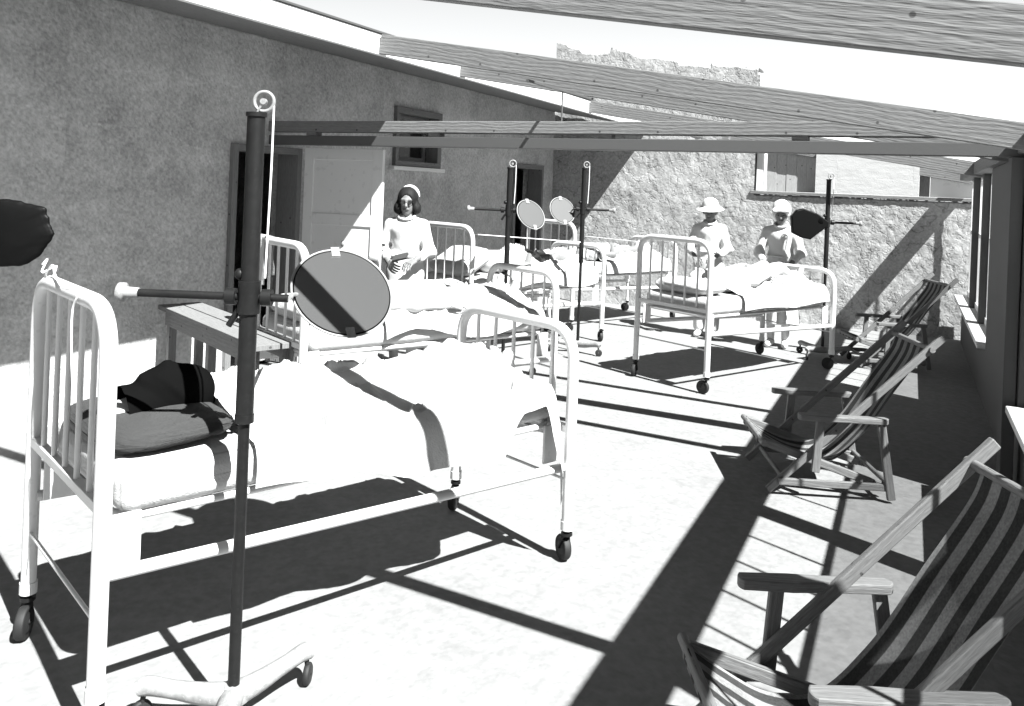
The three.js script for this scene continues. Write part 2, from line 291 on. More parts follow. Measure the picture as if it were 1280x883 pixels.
// ---------- open roof frame ----------
const rafterBottom = (x) => 2.605 - 0.158 * (x + 3.5);
{
  const f = thing('open_roof_frame', 'weathered open timber roof frame of sloping rafters over the courtyard', 'roof frame');
  for (const D of [-1.2, 2.28, 4.92, 6.1, 9.2, 11.745]) {
    const a = G(-3.48, rafterBottom(-3.48) + 0.07, D), c = G(1.05, rafterBottom(1.05) + 0.07, D);
    part(f, 'rafter', bar(a, c, 0.055, 0.14, 0.004), M.wood);
  }
  part(f, 'tie_beam', span(-5.0, 0.56, 2.075, 2.165, 5.45, 5.57, 0.005), M.wood);
  part(f, 'tie_beam', span(-5.0, 0.56, 1.965, 2.045, 5.46, 5.56, 0.005), M.iron);
  for (const x of [-4.6, -3.4, -2.0, -0.7]) part(f, 'spacer_block', span(x, x + 0.1, 2.046, 2.074, 5.47, 5.55), M.wood);
  part(f, 'wall_plate', span(0.53, 0.74, 1.985, 2.105, -5, 11.65, 0.006), M.wood);
  part(f, 'iron_bar', bar(G(-2.3, 2.385, 4.9), G(-2.3, 2.4, 6.12), 0.02, 0.015, 0), M.iron);
  part(f, 'hanger_rod', rod(G(-2.3, 2.165, 5.51), G(-2.3, 2.385, 5.51), 0.006), M.iron);
}

// ---------- right wall of windows ----------
{
  const w = thing('window_wall', 'dark timber wall of tall sash windows with low white sills', 'wall');
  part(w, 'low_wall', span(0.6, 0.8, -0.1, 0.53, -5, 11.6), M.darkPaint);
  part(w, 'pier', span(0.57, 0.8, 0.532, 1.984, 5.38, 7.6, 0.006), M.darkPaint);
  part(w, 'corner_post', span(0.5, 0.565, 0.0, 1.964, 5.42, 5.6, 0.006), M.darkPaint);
  const bays = [[-4.8, 5.36, [-3.0, -1.2, 0.6, 2.3, 4.0]], [7.62, 11.58, [8.94, 10.26]]];
  for (const [a, c, posts] of bays) {
    part(w, 'sill', span(0.51, 0.84, 0.532, 0.572, a, c, 0.006), M.whitePaint);
    const edges = [a, ...posts, c];
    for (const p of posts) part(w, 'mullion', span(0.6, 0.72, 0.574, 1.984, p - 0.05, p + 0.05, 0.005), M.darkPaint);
    for (let k = 0; k < edges.length - 1; k++) {
      const p = edges[k] + (k ? 0.052 : 0.002), q = edges[k + 1] - (k < edges.length - 2 ? 0.052 : 0.002);
      const lo = part(w, 'lower_sash', merge([span(0.65, 0.685, 0.576, 0.64, p, q), span(0.66, 0.685, 1.352, 1.366, p, q), span(0.66, 0.685, 0.64, 1.352, p, p + 0.045), span(0.66, 0.685, 0.64, 1.352, q - 0.045, q)]), M.whitePaint);
      part(lo, 'pane', new THREE.PlaneGeometry(q - p - 0.09, 0.711).rotateY(Math.PI / 2).translate(0.672, 0.996, -(p + q) / 2), M.dustyGlass);
      const up = part(w, 'upper_sash', merge([span(0.662, 0.683, 1.368, 1.38, p, q), span(0.662, 0.683, 1.96, 1.982, p, q), span(0.662, 0.683, 1.38, 1.96, p, p + 0.03), span(0.662, 0.683, 1.38, 1.96, q - 0.03, q)]), M.whitePaint);
      const n = Math.round((q - p) / 0.32);
      for (let i = 1; i < n; i++) { const d = p + (q - p) * i / n; part(up, 'glazing_bar', span(0.665, 0.68, 1.381, 1.959, d - 0.007, d + 0.007), M.whitePaint); }
      part(up, 'pane', new THREE.PlaneGeometry(q - p - 0.06, 0.58).rotateY(Math.PI / 2).translate(0.672, 1.67, -(p + q) / 2), M.glass);
    }
  }
}

// ---------- signed-distance bodies ----------
function netMesh(f, mn, mx, c) { // surface nets
  const nx = Math.ceil((mx[0] - mn[0]) / c) + 1, ny = Math.ceil((mx[1] - mn[1]) / c) + 1, nz = Math.ceil((mx[2] - mn[2]) / c) + 1;
  const F = new Float32Array(nx * ny * nz), I = (i, j, k) => i + nx * (j + ny * k);
  for (let k = 0; k < nz; k++) for (let j = 0; j < ny; j++) for (let i = 0; i < nx; i++) F[I(i, j, k)] = f(mn[0] + i * c, mn[1] + j * c, mn[2] + k * c);
  const vid = new Int32Array(nx * ny * nz).fill(-1), pos = [], idx = [];
  const E = [[0, 1], [0, 2], [0, 4], [1, 3], [1, 5], [2, 3], [2, 6], [3, 7], [4, 5], [4, 6], [5, 7], [6, 7]];
  for (let k = 0; k < nz - 1; k++) for (let j = 0; j < ny - 1; j++) for (let i = 0; i < nx - 1; i++) {
    const v = []; let m = 0;
    for (let q = 0; q < 8; q++) { const s = F[I(i + (q & 1), j + (q >> 1 & 1), k + (q >> 2))]; v.push(s); if (s < 0) m |= 1 << q; }
    if (m === 0 || m === 255) continue;
    let x = 0, y = 0, z = 0, n = 0;
    for (const [a, b] of E) if ((v[a] < 0) !== (v[b] < 0)) { const t = v[a] / (v[a] - v[b]); x += (a & 1) + t * ((b & 1) - (a & 1)); y += (a >> 1 & 1) + t * ((b >> 1 & 1) - (a >> 1 & 1)); z += (a >> 2) + t * ((b >> 2) - (a >> 2)); n++; }
    vid[I(i, j, k)] = pos.length / 3; pos.push(mn[0] + (i + x / n) * c, mn[1] + (j + y / n) * c, mn[2] + (k + z / n) * c);
  }
  const quad = (a, b, d, e, flip) => { if (a < 0 || b < 0 || d < 0 || e < 0) return; flip ? idx.push(a, d, b, a, e, d) : idx.push(a, b, d, a, d, e); };
  for (let k = 1; k < nz - 1; k++) for (let j = 1; j < ny - 1; j++) for (let i = 1; i < nx - 1; i++) {
    const s = F[I(i, j, k)] < 0;
    if (s !== F[I(i + 1, j, k)] < 0) quad(vid[I(i, j - 1, k - 1)], vid[I(i, j, k - 1)], vid[I(i, j, k)], vid[I(i, j - 1, k)], !s);
    if (s !== F[I(i, j + 1, k)] < 0) quad(vid[I(i - 1, j, k - 1)], vid[I(i, j, k - 1)], vid[I(i, j, k)], vid[I(i - 1, j, k)], s);
    if (s !== F[I(i, j, k + 1)] < 0) quad(vid[I(i - 1, j - 1, k)], vid[I(i, j - 1, k)], vid[I(i, j, k)], vid[I(i - 1, j, k)], !s);
  }
  const g = new THREE.BufferGeometry(); g.setAttribute('position', new THREE.Float32BufferAttribute(pos, 3)); g.setIndex(idx); g.computeVertexNormals(); return g;
}
const smin = (a, b, k) => { const h = clamp(0.5 + 0.5 * (b - a) / k); return b + (a - b) * h - k * h * (1 - h); };
function cap(a, b, ra, rb, sx = 1, sz = 1) { // tapered capsule, optionally flattened
  const [ax, ay, az] = a, bx = b[0] - ax, by = b[1] - ay, bz = b[2] - az, L = bx * bx + by * by + bz * bz || 1e-9;
  return (x, y, z) => { const px = x - ax, py = y - ay, pz = z - az, t = clamp((px * bx + py * by + pz * bz) / L), dx = (px - bx * t) / sx, dy = py - by * t, dz = (pz - bz * t) / sz; return Math.sqrt(dx * dx + dy * dy + dz * dz) - (ra + (rb - ra) * t); };
}
function ell(c, r) { return (x, y, z) => { const a = (x - c[0]) / r[0], b = (y - c[1]) / r[1], d = (z - c[2]) / r[2], k0 = Math.sqrt(a * a + b * b + d * d), k1 = Math.sqrt((a / r[0]) ** 2 + (b / r[1]) ** 2 + (d / r[2]) ** 2) || 1e-6; return k0 * (k0 - 1) / k1; }; }
const union = (list, k) => (x, y, z) => { let d = 9; for (const f of list) d = smin(d, f(x, y, z), k); return d; };
function bounds(bones, pad) { const mn = [9, 9, 9], mx = [-9, -9, -9]; for (const [a, b, r, s] of bones) for (const p of [a, b]) for (let i = 0; i < 3; i++) { const q = Math.max(r, s ?? r) * 1.5 + pad; mn[i] = Math.min(mn[i], p[i] - q); mx[i] = Math.max(mx[i], p[i] + q); } return [mn, mx]; }
function bodyMesh(bones, c = 0.014, k = 0.03) { const [mn, mx] = bounds(bones, c * 2); return netMesh(union(bones.map(([a, b, ra, rb, sx, sz]) => cap(a, b, ra, rb ?? ra, sx ?? 1, sz ?? 1)), k), mn, mx, c); }
function tint(g, fn) { const p = g.attributes.position, c = new Float32Array(p.count * 3); for (let i = 0; i < p.count; i++) { const v = fn ? fn(p.getX(i), p.getY(i), p.getZ(i)) : 1; c.set([v, v, v], i * 3); } g.setAttribute('color', new THREE.BufferAttribute(c, 3)); return g; }
const headGeo = (() => { // face looks along +z, origin at the middle of the head
  const solid = union([ell([0, 0.025, -0.012], [0.076, 0.098, 0.094]), ell([0, -0.045, 0.018], [0.056, 0.078, 0.068]), ell([0, -0.098, 0.05], [0.024, 0.02, 0.022]), cap([0, 0.012, 0.082], [0, -0.03, 0.1], 0.009, 0.014), ell([0.078, -0.012, -0.008], [0.012, 0.03, 0.02]), ell([-0.078, -0.012, -0.008], [0.012, 0.03, 0.02]), cap([-0.04, 0.022, 0.074], [0.04, 0.022, 0.074], 0.012, 0.012), cap([0, -0.05, -0.02], [0, -0.2, -0.03], 0.05, 0.055)], 0.018);
  const lips = union([cap([-0.018, -0.062, 0.083], [0.018, -0.062, 0.083], 0.007, 0.007)], 0.01);
  const f = (x, y, z) => { let d = smin(solid(x, y, z), lips(x, y, z), 0.008); for (const s of [-1, 1]) { const e = Math.hypot(x - s * 0.032, (y - 0.0) * 1.3, z - 0.094) - 0.02; d = -smin(-d, e, 0.012); } for (const s of [-1, 1]) d = smin(d, Math.hypot(x - s * 0.032, y, z - 0.07) - 0.0125, 0.003); return d; };
  const g = netMesh(f, [-0.11, -0.23, -0.13], [0.11, 0.15, 0.14], 0.0055);
  return tint(g, (x, y, z) => { if (z > 0.055) { const ex = Math.abs(Math.abs(x) - 0.032), b = Math.abs(y - 0.026); if (ex < 0.014 && Math.abs(y) < 0.007) return 0.12; if (ex < 0.02 && b < 0.005) return 0.18; if (Math.abs(x) < 0.02 && Math.abs(y + 0.062) < 0.006) return 0.5; } return 1; });
})();
function handGeo(curl = 0.5, spread = 1) { // wrist at the origin, fingers +y, thumb +x, palm +z
  const b = [], palm = (x, y, z) => { const dx = Math.max(0, Math.abs(x) - 0.026), dy = Math.max(0, Math.abs(y - 0.048) - 0.03), dz = Math.max(0, Math.abs(z) - 0.003); return Math.hypot(dx, dy, dz) - 0.0115; };
  const parts = [palm, cap([0, -0.03, 0], [0, 0.03, 0], 0.024, 0.022, 1, 0.75)];
  [[-0.031, 0.058], [-0.0105, 0.074], [0.0105, 0.08], [0.031, 0.07]].forEach(([x, L], i) => {
    let p = [x, 0.082, 0], a = 0.15 + curl * 0.5, dx = (i - 1.5) * 0.07 * spread; const seg = [L * 0.45, L * 0.32, L * 0.25];
    seg.forEach((l, k) => { const q = [p[0] + dx * l, p[1] + Math.cos(a) * l, p[2] + Math.sin(a) * l]; parts.push(cap(p, q, 0.0092 - k * 0.0008, 0.0086 - k * 0.001)); p = q; a += curl * 0.75; });
  });
  parts.push(cap([0.024, 0.026, 0.004], [0.052, 0.058, 0.014], 0.0125, 0.0105), cap([0.052, 0.058, 0.014], [0.058, 0.088, 0.026], 0.0102, 0.0085));
  return tint(netMesh((x, y, z) => { let d = 9; parts.forEach((f, i) => { d = smin(d, f(x, y, z), i < 2 ? 0.012 : 0.004); }); return d; }, [-0.06, -0.055, -0.04], [0.09, 0.19, 0.1], 0.0036));
}
function handAt(wrist, dir, palm, curl, mirror = false) {
  const g = handGeo(curl), y = V(...dir).normalize(), z = V(...palm).addScaledVector(y, -V(...palm).dot(y)).normalize(), x = y.clone().cross(z);
  if (mirror) { g.scale(-1, 1, 1); const ix = g.index.array; for (let i = 0; i < ix.length; i += 3) { const t = ix[i]; ix[i] = ix[i + 1]; ix[i + 1] = t; } g.computeVertexNormals(); }
  return g.applyMatrix4(new THREE.Matrix4().makeBasis(x, y, z).setPosition(...wrist));
}
const mergeC = (list) => mergeGeometries(list.map((g) => { const n = g.index ? g.toNonIndexed() : g.clone(); for (const k of Object.keys(n.attributes)) if (!['position', 'normal', 'color'].includes(k)) n.deleteAttribute(k); return n; }));
const placed = (g, m) => g.clone().applyMatrix4(m);
function poseM(pos, yaw = 0, pitch = 0, roll = 0, s = 1) { return new THREE.Matrix4().compose(V(...pos), new THREE.Quaternion().setFromEuler(new THREE.Euler(pitch, yaw, roll, 'YXZ')), V(s, s, s)); }

// ---------- iron beds ----------
const BL = 1.97, BW = 0.8;
function bedFrame(x, D, t) { const a = x - Math.cos(t) * BW / 2, b = D + Math.sin(t) * BW / 2; return { pos: G(a, 0, b), turn: -t }; }
const toBed = (B, p) => p.clone().sub(B.pos).applyAxisAngle(V(0, 1, 0), -B.turn);
function caster(parent, x, z, turn) {
  const c = new THREE.Group(); c.name = 'caster'; c.position.set(x, 0, z); c.rotation.y = turn; parent.add(c);
  part(c, 'fork', merge([rod(V(0, 0.12, 0), V(0, 0.17, 0), 0.014, 8), bar(V(0, 0.125, 0.006), V(-0.032, 0.0575, 0.024), 0.02, 0.006, 0), bar(V(0, 0.125, -0.006), V(-0.032, 0.0575, -0.024), 0.02, 0.006, 0), rod(V(-0.032, 0.0575, -0.028), V(-0.032, 0.0575, 0.028), 0.007, 8), new THREE.CylinderGeometry(0.026, 0.026, 0.012, 14).translate(0, 0.13, 0)]), M.black);
  part(c, 'wheel', disc(0, [[0.006, -0.018], [0.03, -0.018], [0.036, -0.011], [0.052, -0.018], [0.057, -0.01], [0.057, 0.01], [0.052, 0.018], [0.036, 0.011], [0.03, 0.018], [0.006, 0.018]], 28).rotateX(Math.PI / 2).translate(-0.032, 0.0575, 0), M.rubber);
}
function bed(B, label, opts = {}) {
  const o = thing('iron_bed', label, 'bed', B.pos, B.turn, 'white iron hospital beds'), w = BW / 2, HH = opts.head ?? 1.31, HF = opts.foot ?? 1.08;
  for (const [name, z, H, n] of [['headboard', 0, HH, 5], ['footboard', -BL, HF, 5]]) {
    const R = 0.16, top = (x) => V(x, H - 0.027, z);
    const e = part(o, name, sweep(rounded([V(-w, 0.16, z), V(-w, H - 0.027, z), V(w, H - 0.027, z), V(w, 0.16, z)], R, 9), 0.026, 12), M.white);
    part(e, 'cross_bar', bar(V(-w, name === 'headboard' ? 0.7 : 0.6, z), V(w, name === 'headboard' ? 0.7 : 0.6, z), 0.032, 0.032, 0.003), M.white);
    for (let k = 0; k < n; k++) { const x = -w + BW * (k + 1) / (n + 1); part(e, 'spindle', rod(V(x, name === 'headboard' ? 0.7 : 0.6, z), V(x, H - 0.03, z), 0.0095, 8), M.white); }
    part(e, 'brace_rod', rod(V(-w, 0.37, z + 0.003), V(w, 0.37, z + 0.003), 0.007, 6), M.white);
    for (const s of [-1, 1]) part(e, 'foot_ferrule', rod(V(s * w, 0.15, z), V(s * w, 0.19, z), 0.03, 12), M.white);
  }
  for (const s of [-1, 1]) {
    part(o, 'side_rail', rod(V(s * (w - 0.015), 0.5, -0.01), V(s * (w - 0.015), 0.43, -BL + 0.01), 0.02, 10), M.white);
    part(o, 'corner_plate', box(0.012, 0.17, 0.1, s * (w - 0.045), 0.575, -0.075, 0.003), M.white); part(o, 'corner_plate', box(0.012, 0.17, 0.1, s * (w - 0.045), 0.54, -BL + 0.075, 0.003), M.white);
  }
  part(o, 'spring_frame', sweep([...rounded([V(0, 0.64, -0.06), V(w - 0.06, 0.64, -0.06), V(w - 0.06, 0.62, -BL + 0.06), V(-w + 0.06, 0.62, -BL + 0.06), V(-w + 0.06, 0.64, -0.06), V(0.001, 0.64, -0.06)], 0.1, 6)], 0.014, 8), M.white);
  const sl = []; for (let k = 0; k < 9; k++) sl.push(bar(V(-w + 0.07, 0.63, -0.15 - k * 0.205), V(w - 0.07, 0.63, -0.15 - k * 0.205), 0.03, 0.006, 0)); for (let k = 0; k < 6; k++) sl.push(bar(V(-0.28 + k * 0.11, 0.637, -0.07), V(-0.28 + k * 0.11, 0.637, -BL + 0.07), 0.012, 0.004, 0));
  part(o, 'spring_lattice', merge(sl), M.steel);
  const mg = new RoundedBoxGeometry(BW - 0.06, 0.15, BL - 0.1, 4, 0.055); { const p = mg.attributes.position; for (let i = 0; i < p.count; i++) p.setY(i, p.getY(i) + 0.012 * (fbm(p.getX(i) * 5 + 9, p.getZ(i) * 5, 3, 3) - 0.5)); boxUV(mg, [1, 1, 2], [0, 0]); }
  part(o, 'mattress', mg.translate(0, 0.722, -BL / 2), M.sheet);
  caster(o, w, 0, opts.c?.[0] ?? 0.6); caster(o, -w, 0, opts.c?.[1] ?? 0.2); caster(o, w, -BL, opts.c?.[2] ?? -0.5); caster(o, -w, -BL, opts.c?.[3] ?? 0.4);
  return o;
}
function sheetMesh({ s0, s1, top = 0.803, bump, dropN, dropF, fold = 0.014, sd = 1, ns = 120, nq = 100, endDrop = 0 }) {
  const pos = [], uv = [], idx = [], w = BW / 2 - 0.03;
  for (let i = 0; i <= ns; i++) {
    const s = s0 + (s1 - s0) * i / ns, dn = dropN(s), df = dropF(s), over = Math.max(0, s - (BL - 0.1)), z = -Math.min(s, BL - 0.1 + over * 0.25);
    for (let j = 0; j <= nq; j++) {
      const q = -(w + df) + (2 * w + df + dn) * j / nq, a = Math.abs(q), sg = Math.sign(q);
      const cr = (f, o, w) => Math.max(0, 1 - Math.abs(fbm(s * f + q * o, q * f * 0.8 - s * o, sd + f, 2) - 0.5) / w), wr = 0.02 * (fbm(s * 7 + q * 2, q * 5 - s * 3, sd, 4) - 0.5) + 0.045 * cr(3, 1.6, 0.07) ** 1.4 + 0.022 * cr(6, -2.4, 0.06) ** 1.4 + 0.006 * cr(13, 3, 0.08);
      let x = q, y = top + wr + bump(s, clamp(q / w, -1, 1)) * smooth(1, 0.72, a / w);
      if (a > w) {
        const ov = a - w, t = Math.min(1, ov / 0.1), f = fold * smooth(0.02, 0.25, ov) * (Math.sin(s * 15 + sd + 3 * fbm(s * 2, sd, 4, 2)) * 0.6 + 2 * (fbm(s * 8, ov * 3, sd + 9, 3) - 0.5));
        x = sg * (w + 0.035 * Math.sin(t * 1.57) + Math.max(-0.03, f) + 0.04 * ov); y = top + wr * (1 - t) - ov * (0.45 + 0.55 * t) - 0.0;
      }
      y -= over * (endDrop ? 1 : 0);
      pos.push(x, y, z + (a > w ? 0.015 * (fbm(s * 5, a * 4, sd + 3, 2) - 0.5) : 0)); uv.push(q, s);
      if (i < ns && j < nq) { const b = i * (nq + 1) + j; idx.push(b, b + 1, b + nq + 1, b + nq + 1, b + 1, b + nq + 2); }
    }
  }
  const g = new THREE.BufferGeometry(); g.setAttribute('position', new THREE.Float32BufferAttribute(pos, 3)); g.setAttribute('uv', new THREE.Float32BufferAttribute(uv, 2)); g.setIndex(idx); g.computeVertexNormals(); return g;
}
function onBed(B, name, g, m, label, category, group) { const o = single(name, g, m, label, category, group); o.position.copy(B.pos); o.rotation.y = B.turn; return o; }
function pillowGeo(w, h, d, sd) { const g = new THREE.SphereGeometry(1, 36, 24), p = g.attributes.position; for (let i = 0; i < p.count; i++) { let x = p.getX(i), y = p.getY(i), z = p.getZ(i); const sq = (v) => Math.sign(v) * Math.pow(Math.abs(v), 0.45), k = 1 + 0.16 * (fbm(x * 3 + 5, z * 3 + y * 2, sd, 3) - 0.5); p.setXYZ(i, sq(x) * w / 2 * k, y * h / 2 * (1 - 0.35 * Math.max(Math.abs(x), Math.abs(z)) ** 4) * k, sq(z) * d / 2 * k); } g.computeVertexNormals(); return g; }
const gauss = (x, c, w) => Math.exp(-(((x - c) / w) ** 2));
const T22 = Math.PI / 180;
const B1 = bedFrame(-2.069, 1.64, 21.6 * T22), B2 = bedFrame(-3.15, 3.794, 25 * T22), B3 = bedFrame(-3.709, 6.839, 19.5 * T22), B4 = bedFrame(-1.501, 6.978, 25.2 * T22), B5 = bedFrame(-3.55, 9.05, 22 * T22);
bed(B1, 'white iron bed with a black-hooded patient, beside the tall black mirror stand', { c: [0.6, 2.6, -0.4, 2.2] });
bed(B2, 'white iron bed with towel over its headboard, beside the open door', {});
bed(B3, 'white iron bed against the stucco wall behind the dark-haired nurse', { c: [0.3, 0.5, -0.6, 0.4] });
bed(B4, 'white iron bed out in the sun near the striped deck chairs', { foot: 1.0, c: [0.1, 2.0, 0.5, -0.3] });
bed(B5, 'white iron bed in the corner by the rubble wall', {});

// ---------- people lying in bed ----------
const lieM = (x, y, z, tilt = 0, s = 1) => new THREE.Matrix4().compose(V(x, y, z), new THREE.Quaternion().setFromEuler(new THREE.Euler(-Math.PI / 2 + tilt, 0, 0)), V(s, s, s)).multiply(new THREE.Matrix4().makeRotationY(0));
function lying(B, label, { x = 0, s = 1, arms, hair = 'cap', m = M.skin, y = 0.9, knee = 0.02, headTilt = 0.25, gown = true, lift = 0.035 }) {
  const P = thing('person', label, 'person', B.pos, B.turn), zh = -0.36, S = (v) => v * s;
  const sh = -0.36 - S(0.2), pv = sh - S(0.5), kn = pv - S(0.42), an = Math.max(kn - S(0.42), -1.82);
  const bones = [[[x, y, sh - S(0.06)], [x, y, sh - S(0.26)], S(0.115), S(0.105), 1.3, 1], [[x, y, sh - S(0.26)], [x, y - 0.01, pv], S(0.1), S(0.115), 1.25, 1], [[x - S(0.15), y - 0.01, sh - S(0.04)], [x + S(0.15), y - 0.01, sh - S(0.04)], S(0.065), S(0.065)], [[x, y, sh + S(0.1)], [x, y, sh - S(0.04)], S(0.05), S(0.06)]];
  for (const d of [-1, 1]) bones.push([[x + d * S(0.09), y - 0.02, pv], [x + d * S(0.09), y + knee, kn], S(0.08), S(0.055)], [[x + d * S(0.09), y + knee, kn], [x + d * S(0.08), y - 0.03, an], S(0.053), S(0.036)], [[x + d * S(0.08), y - 0.04, an], [x + d * S(0.1), y + 0.09, an - S(0.04)], S(0.036), S(0.03)]);
  const hands = [];
  for (const [i, d] of [[0, -1], [1, 1]]) { const [e, wr, palm, curl] = arms[i]; bones.push([[x + d * S(0.17), y - 0.01, sh - S(0.05)], e, S(0.048), S(0.038)], [e, wr, S(0.037), S(0.026)]); hands.push(handAt(wr, [wr[0] - e[0], wr[1] - e[1], wr[2] - e[2]], palm, curl, d > 0)); }
  const hm = lieM(x, y + lift, zh, headTilt, 0.96 * s);
  part(P, 'body', mergeC([tint(bodyMesh(bones, 0.015)), placed(headGeo, hm), ...hands]), m);
  if (gown) part(P, 'gown', bodyMesh([[[x, y, sh - S(0.03)], [x, y - 0.01, pv - 0.1], S(0.125), S(0.12), 1.3, 1], [[x - S(0.16), y - 0.01, sh - S(0.04)], [x + S(0.16), y - 0.01, sh - S(0.04)], S(0.075), S(0.075)]], 0.018), M.uniform);
  const hs = (list, c = 0.008) => netMesh(list, [-0.14, -0.2, -0.16], [0.14, 0.17, 0.16], c).applyMatrix4(hm);
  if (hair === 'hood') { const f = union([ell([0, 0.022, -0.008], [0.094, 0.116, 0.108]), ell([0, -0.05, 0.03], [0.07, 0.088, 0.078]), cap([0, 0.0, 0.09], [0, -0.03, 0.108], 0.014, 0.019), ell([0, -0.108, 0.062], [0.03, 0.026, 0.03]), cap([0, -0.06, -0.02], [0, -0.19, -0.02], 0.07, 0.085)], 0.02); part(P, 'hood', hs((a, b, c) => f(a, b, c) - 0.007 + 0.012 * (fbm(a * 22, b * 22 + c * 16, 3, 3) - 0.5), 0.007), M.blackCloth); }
  else { const o1 = ell([0, 0.03, -0.022], [0.09, 0.108, 0.1]), cut = ell([0, -0.045, 0.1], [0.075, 0.105, 0.075]); part(P, 'hair', hs((a, b, c) => Math.max(o1(a, b, c) + 0.008 * (vn(a * 90, b * 90 + c * 60, 4) - 0.5), -cut(a, b, c)), 0.007), M.hair); }
  return P;
}
{
  const wl = toBed(B1, onY(352, 487, 0.8)).toArray(), wr = toBed(B1, onY(336, 492, 0.8)).toArray();
  lying(B1, 'patient in a black hood lying under rumpled white sheets', { x: -0.02, y: 0.8, lift: 0.098, hair: 'hood', m: M.paleSkin, headTilt: 0.1, knee: 0.06, arms: [[[-0.26, 0.8, wl[2] + 0.14], wl, [0, -1, 0], 0.6], [[0.23, 0.8, wr[2] + 0.14], wr, [0, -1, 0], 0.6]] });
}
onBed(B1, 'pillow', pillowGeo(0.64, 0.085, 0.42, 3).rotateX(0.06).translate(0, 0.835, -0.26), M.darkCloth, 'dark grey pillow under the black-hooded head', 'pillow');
onBed(B1, 'bed_sheet', sheetMesh({ s0: 0.47, s1: 2.1, endDrop: 1, sd: 3, fold: 0.03, ns: 220, nq: 170,
  bump: (s, q) => { const c = gauss(q, 0, 0.62); return c * (0.085 * gauss(s, 0.72, 0.3) + 0.045 + 0.012 * gauss(s, 0.52, 0.04)) + 0.1 * gauss(s, 1.64, 0.22) * gauss(q, -0.05, 0.75) + 0.03 * gauss(s, 1.25, 0.2) * c - 0.1 * smooth(1.78, 1.92, s) * c; },
  dropN: (s) => 0.155 + 0.09 * smooth(0.85, 1.15, s) + 0.012 * Math.sin(s * 9) - 0.16 * smooth(1.55, 1.68, s) * smooth(1.86, 1.8, s) + 0.1 * smooth(1.8, 1.9, s), dropF: (s) => 0.2 + 0.03 * Math.sin(s * 5) }), M.sheet, 'rumpled white sheet over the black-hooded patient', 'bed sheet');

{
  const h1 = toBed(B2, onY(520, 408, 0.87)), h2 = toBed(B2, onY(590, 392, 0.93)), e2 = toBed(B2, onY(535, 388, 0.93));
  lying(B2, 'patient lying with bare arms stretched over white sheets', { x: -0.02, y: 0.89, m: M.paleSkin, arms: [[[-0.1, 0.93, -0.9], [-0.02, 0.98, -1.24], [0, -1, 0], 0.3], [[0.3, 0.88, -0.82], [0.31, 0.87, -1.08], [0, -1, 0], 0.35]], gown: true });
  onBed(B2, 'pillow', pillowGeo(0.62, 0.15, 0.4, 7).translate(0, 0.86, -0.25), M.sheet, 'white pillow behind the towel-hung headboard', 'pillow');
  onBed(B2, 'bed_sheet', sheetMesh({ s0: 0.55, s1: 1.88, sd: 23, bump: (s, q) => gauss(q, 0, 0.6) * (0.11 + 0.04 * gauss(s, 1.7, 0.15)), dropN: (s) => 0.11 + 0.04 * Math.sin(s * 6), dropF: () => 0.12 }), M.sheet, 'white sheet over the legs of the bare-armed patient', 'bed sheet');
}
lying(B3, 'dark-haired patient propped on a white pillow behind the mirror stand', { x: 0.02, y: 0.9, headTilt: 0.7, m: M.skin, arms: [[[-0.28, 0.88, -0.85], [-0.12, 0.97, -1.02], [0, -1, 0], 0.5], [[0.3, 0.88, -0.85], [0.14, 0.97, -1.04], [0, -1, 0], 0.5]] });
onBed(B3, 'pillow', pillowGeo(0.62, 0.17, 0.42, 9).rotateX(0.5).translate(0, 0.93, -0.2), M.sheet, 'white pillow propping the dark-haired patient beside the stucco wall', 'pillow');
onBed(B3, 'bed_sheet', sheetMesh({ s0: 0.55, s1: 1.9, sd: 31, bump: (s, q) => gauss(q, 0, 0.62) * (0.15 + 0.09 * gauss(s, 0.95, 0.2) + 0.04 * gauss(s, 1.72, 0.12)), dropN: (s) => 0.13 + 0.04 * Math.sin(s * 5), dropF: () => 0.14 }), M.sheet, 'white sheet on the bed behind the nurse in dark glasses', 'bed sheet');
lying(B4, 'patient lying in the sunlit bed with one forearm raised over the sheet', { x: 0, y: 0.89, m: M.paleSkin, knee: 0.1, arms: [[[-0.26, 0.9, -0.85], [-0.14, 0.99, -1.1], [0, -1, 0], 0.5], [[0.25, 0.9, -0.86], [0.2, 0.94, -1.12], [0, -1, 0], 0.5]] });
onBed(B4, 'pillow', pillowGeo(0.6, 0.14, 0.38, 13).translate(0, 0.86, -0.25), M.sheet, 'white pillow behind the headboard nearest the deck chairs', 'pillow');
onBed(B4, 'bed_sheet', sheetMesh({ s0: 0.5, s1: 1.9, sd: 41, fold: 0.006, bump: (s, q) => gauss(q, 0, 0.6) * (0.115 + 0.05 * gauss(s, 1.4, 0.2)), dropN: (s) => 0.13 + 0.01 * Math.sin(s * 6), dropF: () => 0.12 }), M.sheet, 'white sheet on the sunlit bed near the deck chairs', 'bed sheet');
lying(B5, 'patient lying in the corner bed by the rubble wall', { x: 0, y: 0.89, arms: [[[-0.27, 0.88, -0.85], [-0.12, 0.97, -1.05], [0, -1, 0], 0.5], [[0.27, 0.88, -0.85], [0.12, 0.97, -1.0], [0, -1, 0], 0.5]] });
onBed(B5, 'pillow', pillowGeo(0.6, 0.15, 0.38, 17).translate(0, 0.865, -0.25), M.sheet, 'white pillow on the corner bed by the rubble wall', 'pillow');
onBed(B5, 'bed_sheet', sheetMesh({ s0: 0.6, s1: 1.9, sd: 51, bump: (s, q) => gauss(q, 0, 0.6) * (0.115 + 0.06 * gauss(s, 1.7, 0.12)), dropN: () => 0.14, dropF: () => 0.14 }), M.sheet, 'white sheet on the corner bed by the rubble wall', 'bed sheet');

